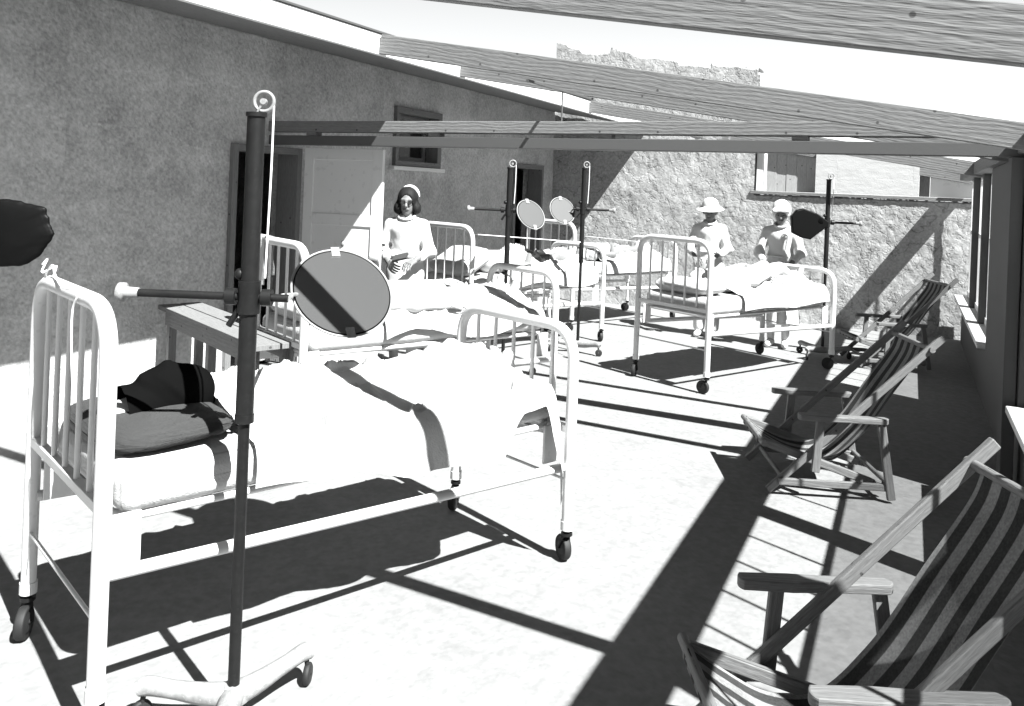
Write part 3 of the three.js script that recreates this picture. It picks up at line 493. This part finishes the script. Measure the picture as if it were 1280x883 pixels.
// towel on the second headboard
{
  const pos = [], uv = [], idx = []; const n = 24;
  for (let i = 0; i <= n; i++) for (let j = 0; j <= 8; j++) { const q = (i / n - 0.45) * 0.62, a = Math.abs(q), x = -0.31 + j / 8 * 0.17 + 0.02 * a, fr = q > 0 ? 1 : -1; pos.push(x + 0.01 * Math.sin(i), a < 0.045 ? 1.312 - 4 * q * q : 1.315 - (a - 0.02) * 0.98, fr * Math.min(a, 0.032) + 0.008 * Math.sin(j * 1.7 + a * 9) * (a > 0.05 ? 1 : 0)); uv.push(x, q); if (i < n && j < 8) { const b = i * 9 + j; idx.push(b, b + 9, b + 1, b + 1, b + 9, b + 10); } }
  const g = new THREE.BufferGeometry(); g.setAttribute('position', new THREE.Float32BufferAttribute(pos, 3)); g.setAttribute('uv', new THREE.Float32BufferAttribute(uv, 2)); g.setIndex(idx); g.computeVertexNormals();
  onBed(B2, 'towel', g, M.sheet, 'small white towel hung over a white headboard', 'towel');
}
// string tied to the first headboard
{
  const o = thing('string', 'white string tied and dangling on the headboard above the dark pillow', 'string', B1.pos, B1.turn);
  part(o, 'bow', sweep(curve([V(-0.34, 1.34, 0.01), V(-0.32, 1.36, 0), V(-0.3, 1.315, 0.02), V(-0.28, 1.34, -0.02), V(-0.3, 1.27, 0), V(-0.27, 1.31, 0.015), V(-0.2, 1.35, 0.01), V(-0.18, 1.325, 0.01)], 30), 0.0035, 6), M.cord);
  part(o, 'dangling_end', sweep(curve([V(-0.18, 1.325, 0.01), V(0.0, 1.3, 0.03), V(0.18, 1.3, 0.03), V(0.15, 1.25, 0.035), V(0.14, 1.1, 0.03), V(0.17, 1.0, 0.03), V(0.2, 0.97, 0.035)], 24), 0.0035, 6), M.cord);
}

// ---------- bench table at the wall ----------
{
  const a = G(-4.93, 0, 4.5), c = G(-3.3, 0, 3.78), L = a.distanceTo(c), dir = c.clone().sub(a).normalize(), o = thing('wooden_bench', 'long narrow wooden bench reaching from the stucco wall to a headboard', 'bench', a.clone().add(c).multiplyScalar(0.5), Math.atan2(-dir.z, dir.x));
  part(o, 'plank', box(L, 0.035, 0.15, 0, 0.69, -0.08, 0.004), M.wood); part(o, 'plank', box(L - 0.01, 0.035, 0.15, 0, 0.689, 0.08, 0.004), M.wood);
  part(o, 'apron', box(L - 0.2, 0.1, 0.022, 0, 0.62, 0.12, 0.003), M.wood); part(o, 'apron', box(L - 0.2, 0.1, 0.022, 0, 0.62, -0.12, 0.003), M.wood);
  for (const x of [-L / 2 + 0.16, 0.05, L / 2 - 0.16]) for (const z of [-0.1, 0.1]) part(o, 'leg', box(0.055, 0.67, 0.055, x, 0.335, z, 0.004), M.wood);
  part(o, 'stretcher', box(L - 0.3, 0.05, 0.025, 0, 0.25, 0, 0.003), M.wood);
}

// ---------- mirror stands ----------
const along3 = (px, py, Z) => { const q = ray(px, py); return G(q[0] * Z, EYE + q[1] * Z, q[2] * Z); };
const RIGHT = V(CY, 0, -SY), TOCAM = V(SY, 0, CY), UP = V(0, 1, 0);
function mirrorStand(base, label, { H = 1.9, armY = 1.31, left = 0.37, right = 0.19, side = 1, r = 0.155, n = [0.39, 0.68, 0.61], turn = 0.3, thick = 1, ring = true, face = M.reflectedGrey, at, drop = 0.02, dir, cord = true }) {
  const o = thing('mirror_stand', label, 'mirror stand', base, 0, 'black wheeled stands carrying round mirrors'), k = thick;
  const A = dir ?? RIGHT.clone();
  part(o, 'lower_pole', rod(V(0, 0.062, 0), V(0, 0.97, 0), 0.0175 * k, 14), M.black);
  part(o, 'upper_pole', merge([rod(V(0, 0.935, 0), V(0, H - 0.03, 0), 0.0265 * k, 16), rod(V(0, 0.925, 0), V(0, 0.95, 0), 0.0285 * k, 16), rod(V(0, H - 0.035, 0), V(0, H - 0.022, 0), 0.031 * k, 16)]), M.black);
  const pu = part(o, 'pulley', new THREE.TorusGeometry(0.03, 0.006, 8, 24).rotateY(YAW).translate(RIGHT.x * 0.022, H + 0.012, RIGHT.z * 0.022), M.castIron);
  part(pu, 'bracket', merge([bar(V(0, H - 0.03, 0), V(RIGHT.x * 0.022, H + 0.012, RIGHT.z * 0.022), 0.018, 0.006, 0), rod(V(RIGHT.x * 0.022, H + 0.012, RIGHT.z * 0.022).addScaledVector(TOCAM, -0.012), V(RIGHT.x * 0.022, H + 0.012, RIGHT.z * 0.022).addScaledVector(TOCAM, 0.012), 0.01, 8)]), M.castIron);
  if (cord) part(o, 'hanging_cord', sweep(curve([V(RIGHT.x * 0.0525, H + 0.012, RIGHT.z * 0.0525), V(RIGHT.x * 0.052, H - 0.2, RIGHT.z * 0.052), V(RIGHT.x * 0.046, armY + 0.06, RIGHT.z * 0.046)], 10), 0.0035, 6), M.cord);
  const clampP = part(o, 'clamp', merge([rod(V(0, armY - 0.05, 0), V(0, armY + 0.05, 0), 0.033 * k, 14), along(new THREE.CylinderGeometry(0.026, 0.026, 0.03, 14), A.clone().multiplyScalar(0.055).setY(armY), A), along(new THREE.CylinderGeometry(0.026, 0.026, 0.03, 14), A.clone().multiplyScalar(-0.055).setY(armY), A), rod(V(0, armY - 0.04, 0).addScaledVector(A, -0.03), V(0, armY - 0.09, 0).addScaledVector(A, -0.06), 0.01, 8), new THREE.SphereGeometry(0.018, 10, 8).translate(-A.x * 0.03, armY + 0.07, -A.z * 0.03)]), M.black);
  part(o, 'arm', rod(V(0, armY, 0).addScaledVector(A, -left * side), V(0, armY, 0).addScaledVector(A, right * side), 0.0125, 10), M.black);
  part(o, 'arm_knob', merge([along(disc(0, [[0, -0.03], [0.016, -0.03], [0.018, 0.01], [0.03, 0.012], [0.03, 0.03], [0.02, 0.036], [0, 0.036]], 16), V(0, armY, 0).addScaledVector(A, -left * side), A.clone().multiplyScalar(-side))]), M.castIron);
  // dish
  const N = RIGHT.clone().multiplyScalar(n[0]).addScaledVector(UP, n[1]).addScaledVector(TOCAM, n[2]).normalize(), c = V(0, armY + drop, 0).addScaledVector(A, (right + r * 0.8) * side); if (at) c.copy(at).sub(base);
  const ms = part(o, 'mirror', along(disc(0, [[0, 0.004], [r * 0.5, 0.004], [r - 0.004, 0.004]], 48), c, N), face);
  part(ms, 'backing', along(disc(0, [[0, -0.035], [r * 0.3, -0.03], [r * 0.7, -0.018], [r + 0.001, -0.003], [r + 0.001, 0.002], [r - 0.003, 0.003], [r * 0.5, 0.0005], [0, -0.0005]], 48), c, N), M.blackCloth);
  if (ring) {
    const tor = new THREE.TorusGeometry(r + 0.006, 0.005, 8, 48).rotateX(Math.PI / 2); part(ms, 'ring', along(tor, c, N), M.castIron);
    const dn = UP.clone().addScaledVector(N, -UP.dot(N)).normalize(), sd = dn.clone().cross(N);
    for (const q of [dn, dn.clone().negate()]) part(ms, 'clip', bar(c.clone().addScaledVector(q, r - 0.03).addScaledVector(N, 0.008), c.clone().addScaledVector(q, r + 0.016).addScaledVector(N, 0.006), 0.034, 0.004, 0, N), M.castIron);
    part(ms, 'yoke', sweep(curve([V(0, armY, 0).addScaledVector(A, right * side), c.clone().addScaledVector(A, -r * 0.7 * side).addScaledVector(N, -0.03), c.clone().addScaledVector(N, -0.036)], 12), 0.008, 8), M.castIron);
  }
  // wheeled base
  const ft = new THREE.Group(); ft.name = 'base'; ft.rotation.y = turn; o.add(ft);
  const legs = [];
  part(ft, 'socket', disc(0, [[0.0175 * k, 0.12], [0.03, 0.12], [0.033, 0.11], [0.036, 0.09], [0.05, 0.075], [0.03, 0.06], [0, 0.06]], 18), M.castIron);
  for (let i = 0; i < 3; i++) {
    const a = [0, 2.35, -2.35][i], d = V(Math.cos(a), 0, Math.sin(a)), q = (s, y) => d.clone().multiplyScalar(s).setY(y);
    part(ft, 'base_leg', sweep(curve([q(0.0, 0.085), q(0.09, 0.09), q(0.19, 0.105), q(0.26, 0.115), q(0.285, 0.105)], 14), curve([V(0.038, 0, 0), V(0.032, 0, 0), V(0.026, 0, 0), V(0.028, 0, 0), V(0.022, 0, 0)], 14).map((v) => v.x), 10), M.castIron);
    part(ft, 'wheel', merge([disc(0, [[0.004, -0.011], [0.028, -0.011], [0.035, -0.006], [0.035, 0.006], [0.028, 0.011], [0.004, 0.011]], 20).rotateX(Math.PI / 2).rotateY(-a + 0.7).translate(d.x * 0.275, 0.0355, d.z * 0.275), rod(q(0.275, 0.04), q(0.265, 0.11), 0.009, 6)]), M.rubber);
  }
  return o;
}
mirrorStand(G(-1.82, 0, 1.93), 'tall black stand with large tilted round mirror, beside the black-hooded patient', { right: 0.12, left: 0.37, turn: Math.atan2(-(onY(372, 862, 0).z + 1.93), onY(372, 862, 0).x + 1.82), thick: 1.02, at: along3(428, 365, 3.35), r: 0.2, n: [0.37, 0.64, 0.67], face: M.mirror });
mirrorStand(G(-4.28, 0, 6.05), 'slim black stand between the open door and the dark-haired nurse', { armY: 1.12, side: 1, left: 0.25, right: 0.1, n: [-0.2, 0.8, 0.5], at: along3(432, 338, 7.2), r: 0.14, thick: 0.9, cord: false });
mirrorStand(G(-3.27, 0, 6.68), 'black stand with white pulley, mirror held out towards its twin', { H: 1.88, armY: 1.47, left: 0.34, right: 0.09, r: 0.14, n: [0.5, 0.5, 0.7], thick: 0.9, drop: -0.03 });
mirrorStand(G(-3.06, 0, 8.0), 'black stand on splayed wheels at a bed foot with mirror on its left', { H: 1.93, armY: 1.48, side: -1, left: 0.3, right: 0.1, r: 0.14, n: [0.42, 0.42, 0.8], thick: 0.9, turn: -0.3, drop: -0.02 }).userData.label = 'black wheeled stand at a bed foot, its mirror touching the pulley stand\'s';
{
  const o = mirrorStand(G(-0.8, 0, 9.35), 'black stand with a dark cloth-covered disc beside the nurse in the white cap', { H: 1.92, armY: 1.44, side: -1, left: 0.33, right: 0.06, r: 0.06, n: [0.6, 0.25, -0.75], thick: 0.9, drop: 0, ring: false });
  const Z = 9.35 * CY + 0.8 * SY, c = along3(1010, 280, Z), sh = new THREE.Shape([[990, 271], [996, 264], [1004, 262], [1020, 268], [1034, 278], [1033, 282], [1012, 298], [1002, 296], [991, 290]].map(([px, py]) => { const q = along3(px, py, Z).sub(c); return new THREE.Vector2(q.dot(RIGHT), q.y); }));
  const g = new THREE.ExtrudeGeometry(sh, { depth: 0.03, bevelEnabled: true, bevelSize: 0.012, bevelThickness: 0.02, bevelSegments: 3 }).translate(0, 0, -0.015);
  g.applyMatrix4(new THREE.Matrix4().makeBasis(RIGHT, UP, TOCAM).setPosition(c.sub(o.position))); part(o, 'cloth_cover', g, M.blackOilcloth);
}
{
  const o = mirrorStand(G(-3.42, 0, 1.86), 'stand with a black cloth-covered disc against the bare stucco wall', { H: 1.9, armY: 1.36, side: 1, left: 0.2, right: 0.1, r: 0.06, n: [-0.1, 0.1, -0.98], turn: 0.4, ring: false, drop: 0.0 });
  const g = netMesh((x, y, z) => { const a = 0.215 * (1 - 0.22 * Math.max(0, -y / 0.13)), q = Math.pow(Math.pow(Math.abs(x / a), 3) + Math.pow(Math.abs(y / 0.132), 3), 1 / 3), wv = 0.006 * (fbm(x * 7 + y * 9, y * 22 - x * 13, 9, 3) - 0.5); return (Math.hypot(q, z / 0.032) - 1) * 0.032 + wv; }, [-0.3, -0.2, -0.1], [0.3, 0.2, 0.1], 0.006);
  g.applyMatrix4(new THREE.Matrix4().makeBasis(RIGHT, UP, TOCAM).setPosition(along3(-2, 291, 3.3).sub(o.position)));
  part(o, 'cloth_cover', g, M.blackOilcloth);
}

// cords strung between stands and beds
single('traction_cord', rod(G(-3.7, 1.22, 6.86), G(-3.06, 1.14, 7.97), 0.004, 6), M.cord, 'thin white cord strung from a headboard to a mirror stand', 'cord');
single('traction_cord', rod(G(-3.03, 1.2, 8.03), G(-2.23, 1.22, 7.36), 0.004, 6), M.cord, 'thin white cord strung from a mirror stand to the sunlit bed', 'cord');

// ---------- standing people ----------
function standing(label, pos, turn, { s = 1, arms, headYaw = 0, headPitch = 0, lean = 0, skin = M.skin, dress = 'dress' }) {
  const P = thing('person', label, 'person', pos, turn), L = (x, y, z) => [x * s, y * s, (z + lean * Math.max(0, y - 0.85)) * s], R = (r) => r * s;
  const sh = 1.34, bones = [[L(0, 0.92, 0), L(0, 1.08, 0), R(0.11), R(0.088), 1.2, 0.9], [L(0, 1.08, 0), L(0, 1.26, 0), R(0.088), R(0.1), 1.2, 0.9], [L(0, sh + 0.025, -0.01), L(-0.145, sh - 0.02, -0.01), R(0.055), R(0.05)], [L(0, sh + 0.025, -0.01), L(0.145, sh - 0.02, -0.01), R(0.055), R(0.05)], [L(0, 1.32, -0.01), L(0, 1.45, 0.0), R(0.062), R(0.05)]];
  for (const d of [-1, 1]) bones.push([L(d * 0.09, 0.88, 0), L(d * 0.085, 0.48, 0.01), R(0.085), R(0.055)], [L(d * 0.085, 0.48, 0.01), L(d * 0.08, 0.09, -0.015), R(0.055), R(0.036)], [L(d * 0.08, 0.045, -0.03), L(d * 0.09, 0.035, 0.12), R(0.038), R(0.03)]);
  const hands = [], sleeves = [];
  arms.forEach(([e, w, palm, curl], i) => { const d = i ? 1 : -1, E = L(...e), Wt = L(...w), S = L(d * 0.155, sh - 0.025, -0.01); bones.push([S, E, R(0.047), R(0.037)], [E, Wt, R(0.037), R(0.026)]); sleeves.push([S, E, R(0.056), R(0.052)]); sleeves.push([E, [E[0] + (Wt[0] - E[0]) * 0.6, E[1] + (Wt[1] - E[1]) * 0.6, E[2] + (Wt[2] - E[2]) * 0.6], R(0.052), R(0.044)]); hands.push(handAt(Wt, [Wt[0] - E[0], Wt[1] - E[1], Wt[2] - E[2]], palm, curl, d > 0)); });
  const hp = L(0, 1.53, 0.015), hm = poseM(hp, headYaw, headPitch, 0, s);
  part(P, 'body', mergeC([tint(bodyMesh(bones, 0.014)), placed(headGeo, hm), ...hands]), skin);
  const tor = [[L(0, 0.9, 0), L(0, 1.06, 0), R(0.132), R(0.105), 1.25, 0.95], [L(0, 1.06, 0), L(0, 1.26, 0), R(0.105), R(0.12), 1.22, 0.95], [L(0, sh + 0.02, -0.01), L(-0.145, sh - 0.03, -0.01), R(0.066), R(0.058)], [L(0, sh + 0.02, -0.01), L(0.145, sh - 0.03, -0.01), R(0.066), R(0.058)], ...sleeves];
  if (dress === 'dress') tor.push([L(0, 0.9, 0), L(0, 0.28, 0), R(0.135), R(0.185), 1.25, 1]);
  const [mn, mx] = bounds(tor, 0.03), f = union(tor.map(([a, b, ra, rb, sx, sz]) => cap(a, b, ra, rb ?? ra, sx ?? 1, sz ?? 1)), 0.035), hem = (dress === 'dress' ? 0.27 : 0.78) * s, nk = cap(L(0, 1.3, 0.12), L(0, 1.58, 0.07), R(0.018), R(0.1));
  part(P, dress === 'dress' ? 'uniform' : 'shirt', netMesh((x, y, z) => { const a = Math.atan2(x, z); return Math.max(f(x, y, z) + 0.022 * (fbm(x * 12 + 3, y * 7 + z * 9, 7, 3) - 0.5) + 0.007 * Math.sin(y * 38 + x * 30) * smooth(0.12, 0, Math.abs(y - 1.04)) + (y < 0.95 ? 0.014 * Math.sin(a * 9) * smooth(0.95, 0.5, y) : 0), hem - y, y - 1.435 * s, -nk(x, y, z)); }, mn, mx, 0.0125), M.uniform);
  if (dress !== 'dress') part(P, 'trousers', bodyMesh([[L(0, 0.9, 0), L(0, 0.84, 0), R(0.13), R(0.13), 1.25, 1], ...[-1, 1].map((d) => [L(d * 0.09, 0.86, 0), L(d * 0.085, 0.12, 0), R(0.1), R(0.07)])], 0.016), M.uniform);
  if (dress === 'dress') part(P, 'stockings', bodyMesh([-1, 1].flatMap((d) => [[L(d * 0.085, 0.48, 0.01), L(d * 0.08, 0.09, -0.015), R(0.06), R(0.041)]]), 0.012), M.uniform);
  part(P, 'shoes', bodyMesh([-1, 1].map((d) => [L(d * 0.08, 0.046, -0.04), L(d * 0.092, 0.038, 0.14), R(0.044), R(0.036)]), 0.012), M.uniform);
  const ringAt = (y, rx, rz, r, z0 = 0, tilt = 0) => { const q = []; for (let k = 0; k <= 40; k++) { const a = k / 40 * Math.PI * 2, p = L(Math.cos(a) * rx, y + tilt * Math.sin(a), 0); q.push(V(p[0], p[1], p[2] + (Math.sin(a) * rz + z0) * s)); } return sweep(q, r * s, 8, false); };
  part(P, 'collar', ringAt(1.405, 0.074, 0.072, 0.013, 0.012, -0.03), M.uniform);
  part(P, 'belt', ringAt(1.04, 0.139, 0.109, 0.013), M.uniform);
  const local = (fn, c = 0.007, mnx = 0.17) => netMesh(fn, [-mnx, -0.2, -0.18], [mnx, 0.2, 0.2], c).applyMatrix4(hm);
  return { P, hm, local };
}
{
  const { P, hm, local } = standing('nurse in white uniform with dark bobbed hair and dark glasses', G(-4.09, 0, 6.28), YAW - 0.12, { s: 0.985, headYaw: 0.12, headPitch: 0.05, arms: [[[-0.22, 1.08, 0.03], [-0.1, 0.99, 0.2], [0.3, 0, -1], 0.8], [[0.23, 1.09, 0.04], [0.14, 1.02, 0.22], [-0.3, -1, 0.2], 0.6]] });
  const o1 = ell([0, 0.03, -0.018], [0.095, 0.112, 0.106]), o2 = ell([0.082, -0.055, -0.01], [0.044, 0.06, 0.06]), o3 = ell([-0.082, -0.055, -0.01], [0.044, 0.06, 0.06]), cut = ell([0, -0.035, 0.105], [0.064, 0.115, 0.09]);
  part(P, 'hair', local((x, y, z) => Math.max(smin(smin(o1(x, y, z), o2(x, y, z), 0.03), o3(x, y, z), 0.03) + 0.008 * (fbm(x * 60, y * 24 + z * 20, 5, 2) - 0.5), -cut(x, y, z))), M.hair);
  const arc = []; for (let k = 0; k <= 16; k++) { const a = (112 - k * 6.2) * T22; arc.push(V(Math.cos(a) * 0.108, 0.025 + Math.sin(a) * 0.118, -0.03 - 0.012 * Math.sin(k / 16 * 3.14))); }
  const cp = sweep(arc, arc.map((_, k) => 0.004 + 0.016 * Math.sin(k / 16 * 3.14159)), 8).applyMatrix4(hm);
  part(P, 'cap', cp, M.uniform);
  part(P, 'glasses', merge([-1, 1].map((s) => new THREE.CylinderGeometry(0.017, 0.017, 0.006, 18).rotateX(Math.PI / 2).translate(s * 0.032, 0, 0.093)).concat([rod(V(-0.012, 0.004, 0.096), V(0.012, 0.004, 0.096), 0.002, 6), rod(V(0.052, 0.004, 0.09), V(0.082, 0.002, 0.0), 0.002, 6), rod(V(-0.052, 0.004, 0.09), V(-0.082, 0.002, 0.0), 0.002, 6)])).applyMatrix4(hm), M.darkGlass);
  const bk = single('notebook', box(0.13, 0.02, 0.09, 0, 0, 0, 0.003), M.darkCloth, 'dark notebook held at the waist by the nurse in dark glasses', 'notebook');
  bk.position.copy(P.position).add(V(0.03, 1.035, 0.3).applyAxisAngle(UP, P.rotation.y)); bk.rotation.set(0.5, P.rotation.y, 0.1);
}
{
  const { P, hm } = standing('person in a white brimmed sun hat and white shirt by the rubble wall', G(-2.15, 0, 9.85), YAW - 0.4, { s: 0.97, headPitch: 0.2, dress: 'shirt', skin: new THREE.MeshStandardMaterial({ color: grey(0.14), vertexColors: true, roughness: 0.6 }), arms: [[[-0.23, 1.08, 0.05], [-0.12, 0.98, 0.24], [0.2, -1, 0], 0.7], [[0.23, 1.08, 0.04], [0.12, 1.0, 0.25], [-0.2, -1, 0], 0.7]] });
  part(P, 'hat', disc(0, [[0, 0.135], [0.05, 0.128], [0.085, 0.1], [0.1, 0.055], [0.104, 0.03], [0.165, -0.005], [0.168, -0.01], [0.1, 0.02], [0.096, 0.05], [0.08, 0.095], [0, 0.125]], 32).translate(0, 0.035, -0.01).applyMatrix4(hm), M.uniform);
  const o1 = ell([0, 0.02, -0.03], [0.086, 0.1, 0.092]), cut = ell([0, -0.045, 0.08], [0.1, 0.105, 0.09]);
  part(P, 'hair', netMesh((x, y, z) => Math.max(o1(x, y, z), -cut(x, y, z)), [-0.13, -0.13, -0.14], [0.13, 0.14, 0.14], 0.009).applyMatrix4(hm), M.hair);
}
{
  const { P, hm, local } = standing('nurse in white uniform and white cloth cap bending towards the sunlit bed', G(-1.31, 0, 9.72), YAW - 0.45, { s: 0.985, lean: 0.12, headPitch: 0.28, headYaw: 0.1, skin: new THREE.MeshStandardMaterial({ color: grey(0.14), vertexColors: true, roughness: 0.6 }), arms: [[[-0.23, 1.08, 0.08], [-0.13, 0.95, 0.26], [0.2, -1, 0], 0.6], [[0.23, 1.09, 0.07], [0.14, 0.97, 0.28], [-0.2, -1, 0], 0.6]] });
  const o1 = ell([0, 0.035, -0.02], [0.104, 0.122, 0.118]), o2 = cap([-0.07, 0.05, 0.08], [0.07, 0.05, 0.08], 0.03, 0.03), o3 = ell([0, -0.06, -0.075], [0.075, 0.08, 0.05]), cut = ell([0, -0.055, 0.11], [0.085, 0.1, 0.11]);
  part(P, 'cap', local((x, y, z) => Math.max(smin(smin(o1(x, y, z), o2(x, y, z), 0.02), o3(x, y, z), 0.03) + 0.008 * (fbm(x * 20, y * 20 + z * 14, 5, 2) - 0.5), -cut(x, y, z))), M.uniform);
}

// ---------- striped deck chairs ----------
function deckChair(at, turn, label, sg = 0) {
  const o = thing('deck_chair', label, 'deck chair', at, turn, 'striped canvas deck chairs'), W = 0.3, P = (s, y, t) => V(s, y, t); // local x: towards the back, z: across
  const fs = -0.24, fy = 0.285, ts = 0.655, ty = 0.865, m = M.chairWood;
  for (const d of [-1, 1]) {
    const t = d * (W - 0.03), t2 = d * (W - 0.075), ta = d * W;
    part(o, 'back_rail', bar(P(-0.21, 0.022, t), P(ts + 0.07, ty + 0.072, t), 0.026, 0.042, 0.006), m);
    part(o, 'seat_rail', bar(P(fs, fy, t2), P(0.46, 0.06, t2), 0.026, 0.045, 0.006), m);
    part(o, 'rear_leg', bar(P(0.39, 0.44, d * (W + 0.005)), P(0.46, 0.02, d * (W + 0.005)), 0.026, 0.045, 0.005, V(1, 0, 0)), m);
    part(o, 'front_post', bar(P(0.06, 0.44, d * (W + 0.003)), P(0.04, 0.15, d * (W + 0.003)), 0.028, 0.045, 0.005, V(1, 0, 0)), m);
    const arm = new THREE.Shape(); arm.moveTo(-0.05, -0.02); arm.quadraticCurveTo(-0.07, 0.0, -0.05, 0.032); arm.lineTo(0.1, 0.034); arm.lineTo(0.2, 0.026); arm.lineTo(0.41, 0.024); arm.quadraticCurveTo(0.44, 0, 0.41, -0.024); arm.lineTo(0.2, -0.024); arm.lineTo(0.1, -0.03); arm.closePath();
    const ag = new THREE.ExtrudeGeometry(arm, { depth: 0.022, bevelEnabled: true, bevelSize: 0.005, bevelThickness: 0.005, bevelSegments: 2 }).rotateX(-Math.PI / 2); ag.translate(0, 0.445, ta);
    part(o, 'armrest', ag, m);
    part(o, 'base_rail', bar(P(-0.16, 0.085, d * (W - 0.003)), P(0.46, 0.085, d * (W - 0.003)), 0.022, 0.04, 0.005), m);
  }
  part(o, 'front_bar', rod(P(fs, fy, -W + 0.02), P(fs, fy, W - 0.02), 0.017, 10), m);
  part(o, 'top_bar', rod(P(ts, ty, -W), P(ts, ty, W), 0.016, 10), m);
  part(o, 'rear_bar', rod(P(0.45, 0.1, -W), P(0.45, 0.1, W), 0.014, 8), m);
  part(o, 'lower_bar', rod(P(-0.13, 0.1, -W + 0.03), P(-0.13, 0.1, W - 0.03), 0.014, 8), m);
  const c = new THREE.CatmullRomCurve3([P(fs - 0.016, fy - 0.02, 0), P(fs - 0.012, fy + 0.018, 0), P(fs + 0.08, fy - 0.035, 0), P(0.0, 0.2 - sg, 0), P(0.15, 0.2 - sg, 0), P(0.31, 0.34 - sg * 0.8, 0), P(0.48, 0.59 - sg * 0.5, 0), P(ts - 0.035, ty - 0.07, 0), P(ts + 0.0, ty + 0.018, 0), P(ts + 0.02, ty - 0.02, 0)]).getSpacedPoints(60);
  const pos = [], uv = [], idx = [], nt = 18; let len = 0;
  c.forEach((p, i) => { if (i) len += p.distanceTo(c[i - 1]); for (let j = 0; j <= nt; j++) { const t = (j / nt - 0.5) * 2, sag = 0.022 * (1 - t * t) * Math.sin(clamp(i / 60) * Math.PI); pos.push(p.x + sag * 0.6, p.y - sag, t * (W - 0.095)); uv.push(t * (W - 0.095) + 0.23, len); if (i < 60 && j < nt) { const a = i * (nt + 1) + j; idx.push(a, a + 1, a + nt + 1, a + nt + 1, a + 1, a + nt + 2); } } });
  const g = new THREE.BufferGeometry(); g.setAttribute('position', new THREE.Float32BufferAttribute(pos, 3)); g.setAttribute('uv', new THREE.Float32BufferAttribute(uv, 2)); g.setIndex(idx); g.computeVertexNormals();
  part(o, 'canvas_sling', g, M.canvas);
  return o;
}
const CH = 18 * T22;
deckChair(G(-0.259, 0, 2.451), 0.47, 'striped deck chair', 0.03).userData.label = 'striped canvas deck chair set apart from the beds, across from the tall mirror stand';
deckChair(G(-0.584, 0, 5.196), 0.383, 'striped canvas deck chair standing between two others along the window wall', 0.015);
deckChair(G(-0.33, 0, 9.35), 0.4, 'striped canvas deck chair near the rubble wall behind the sunlit bed', -0.02);

renderer.render(scene, camera);
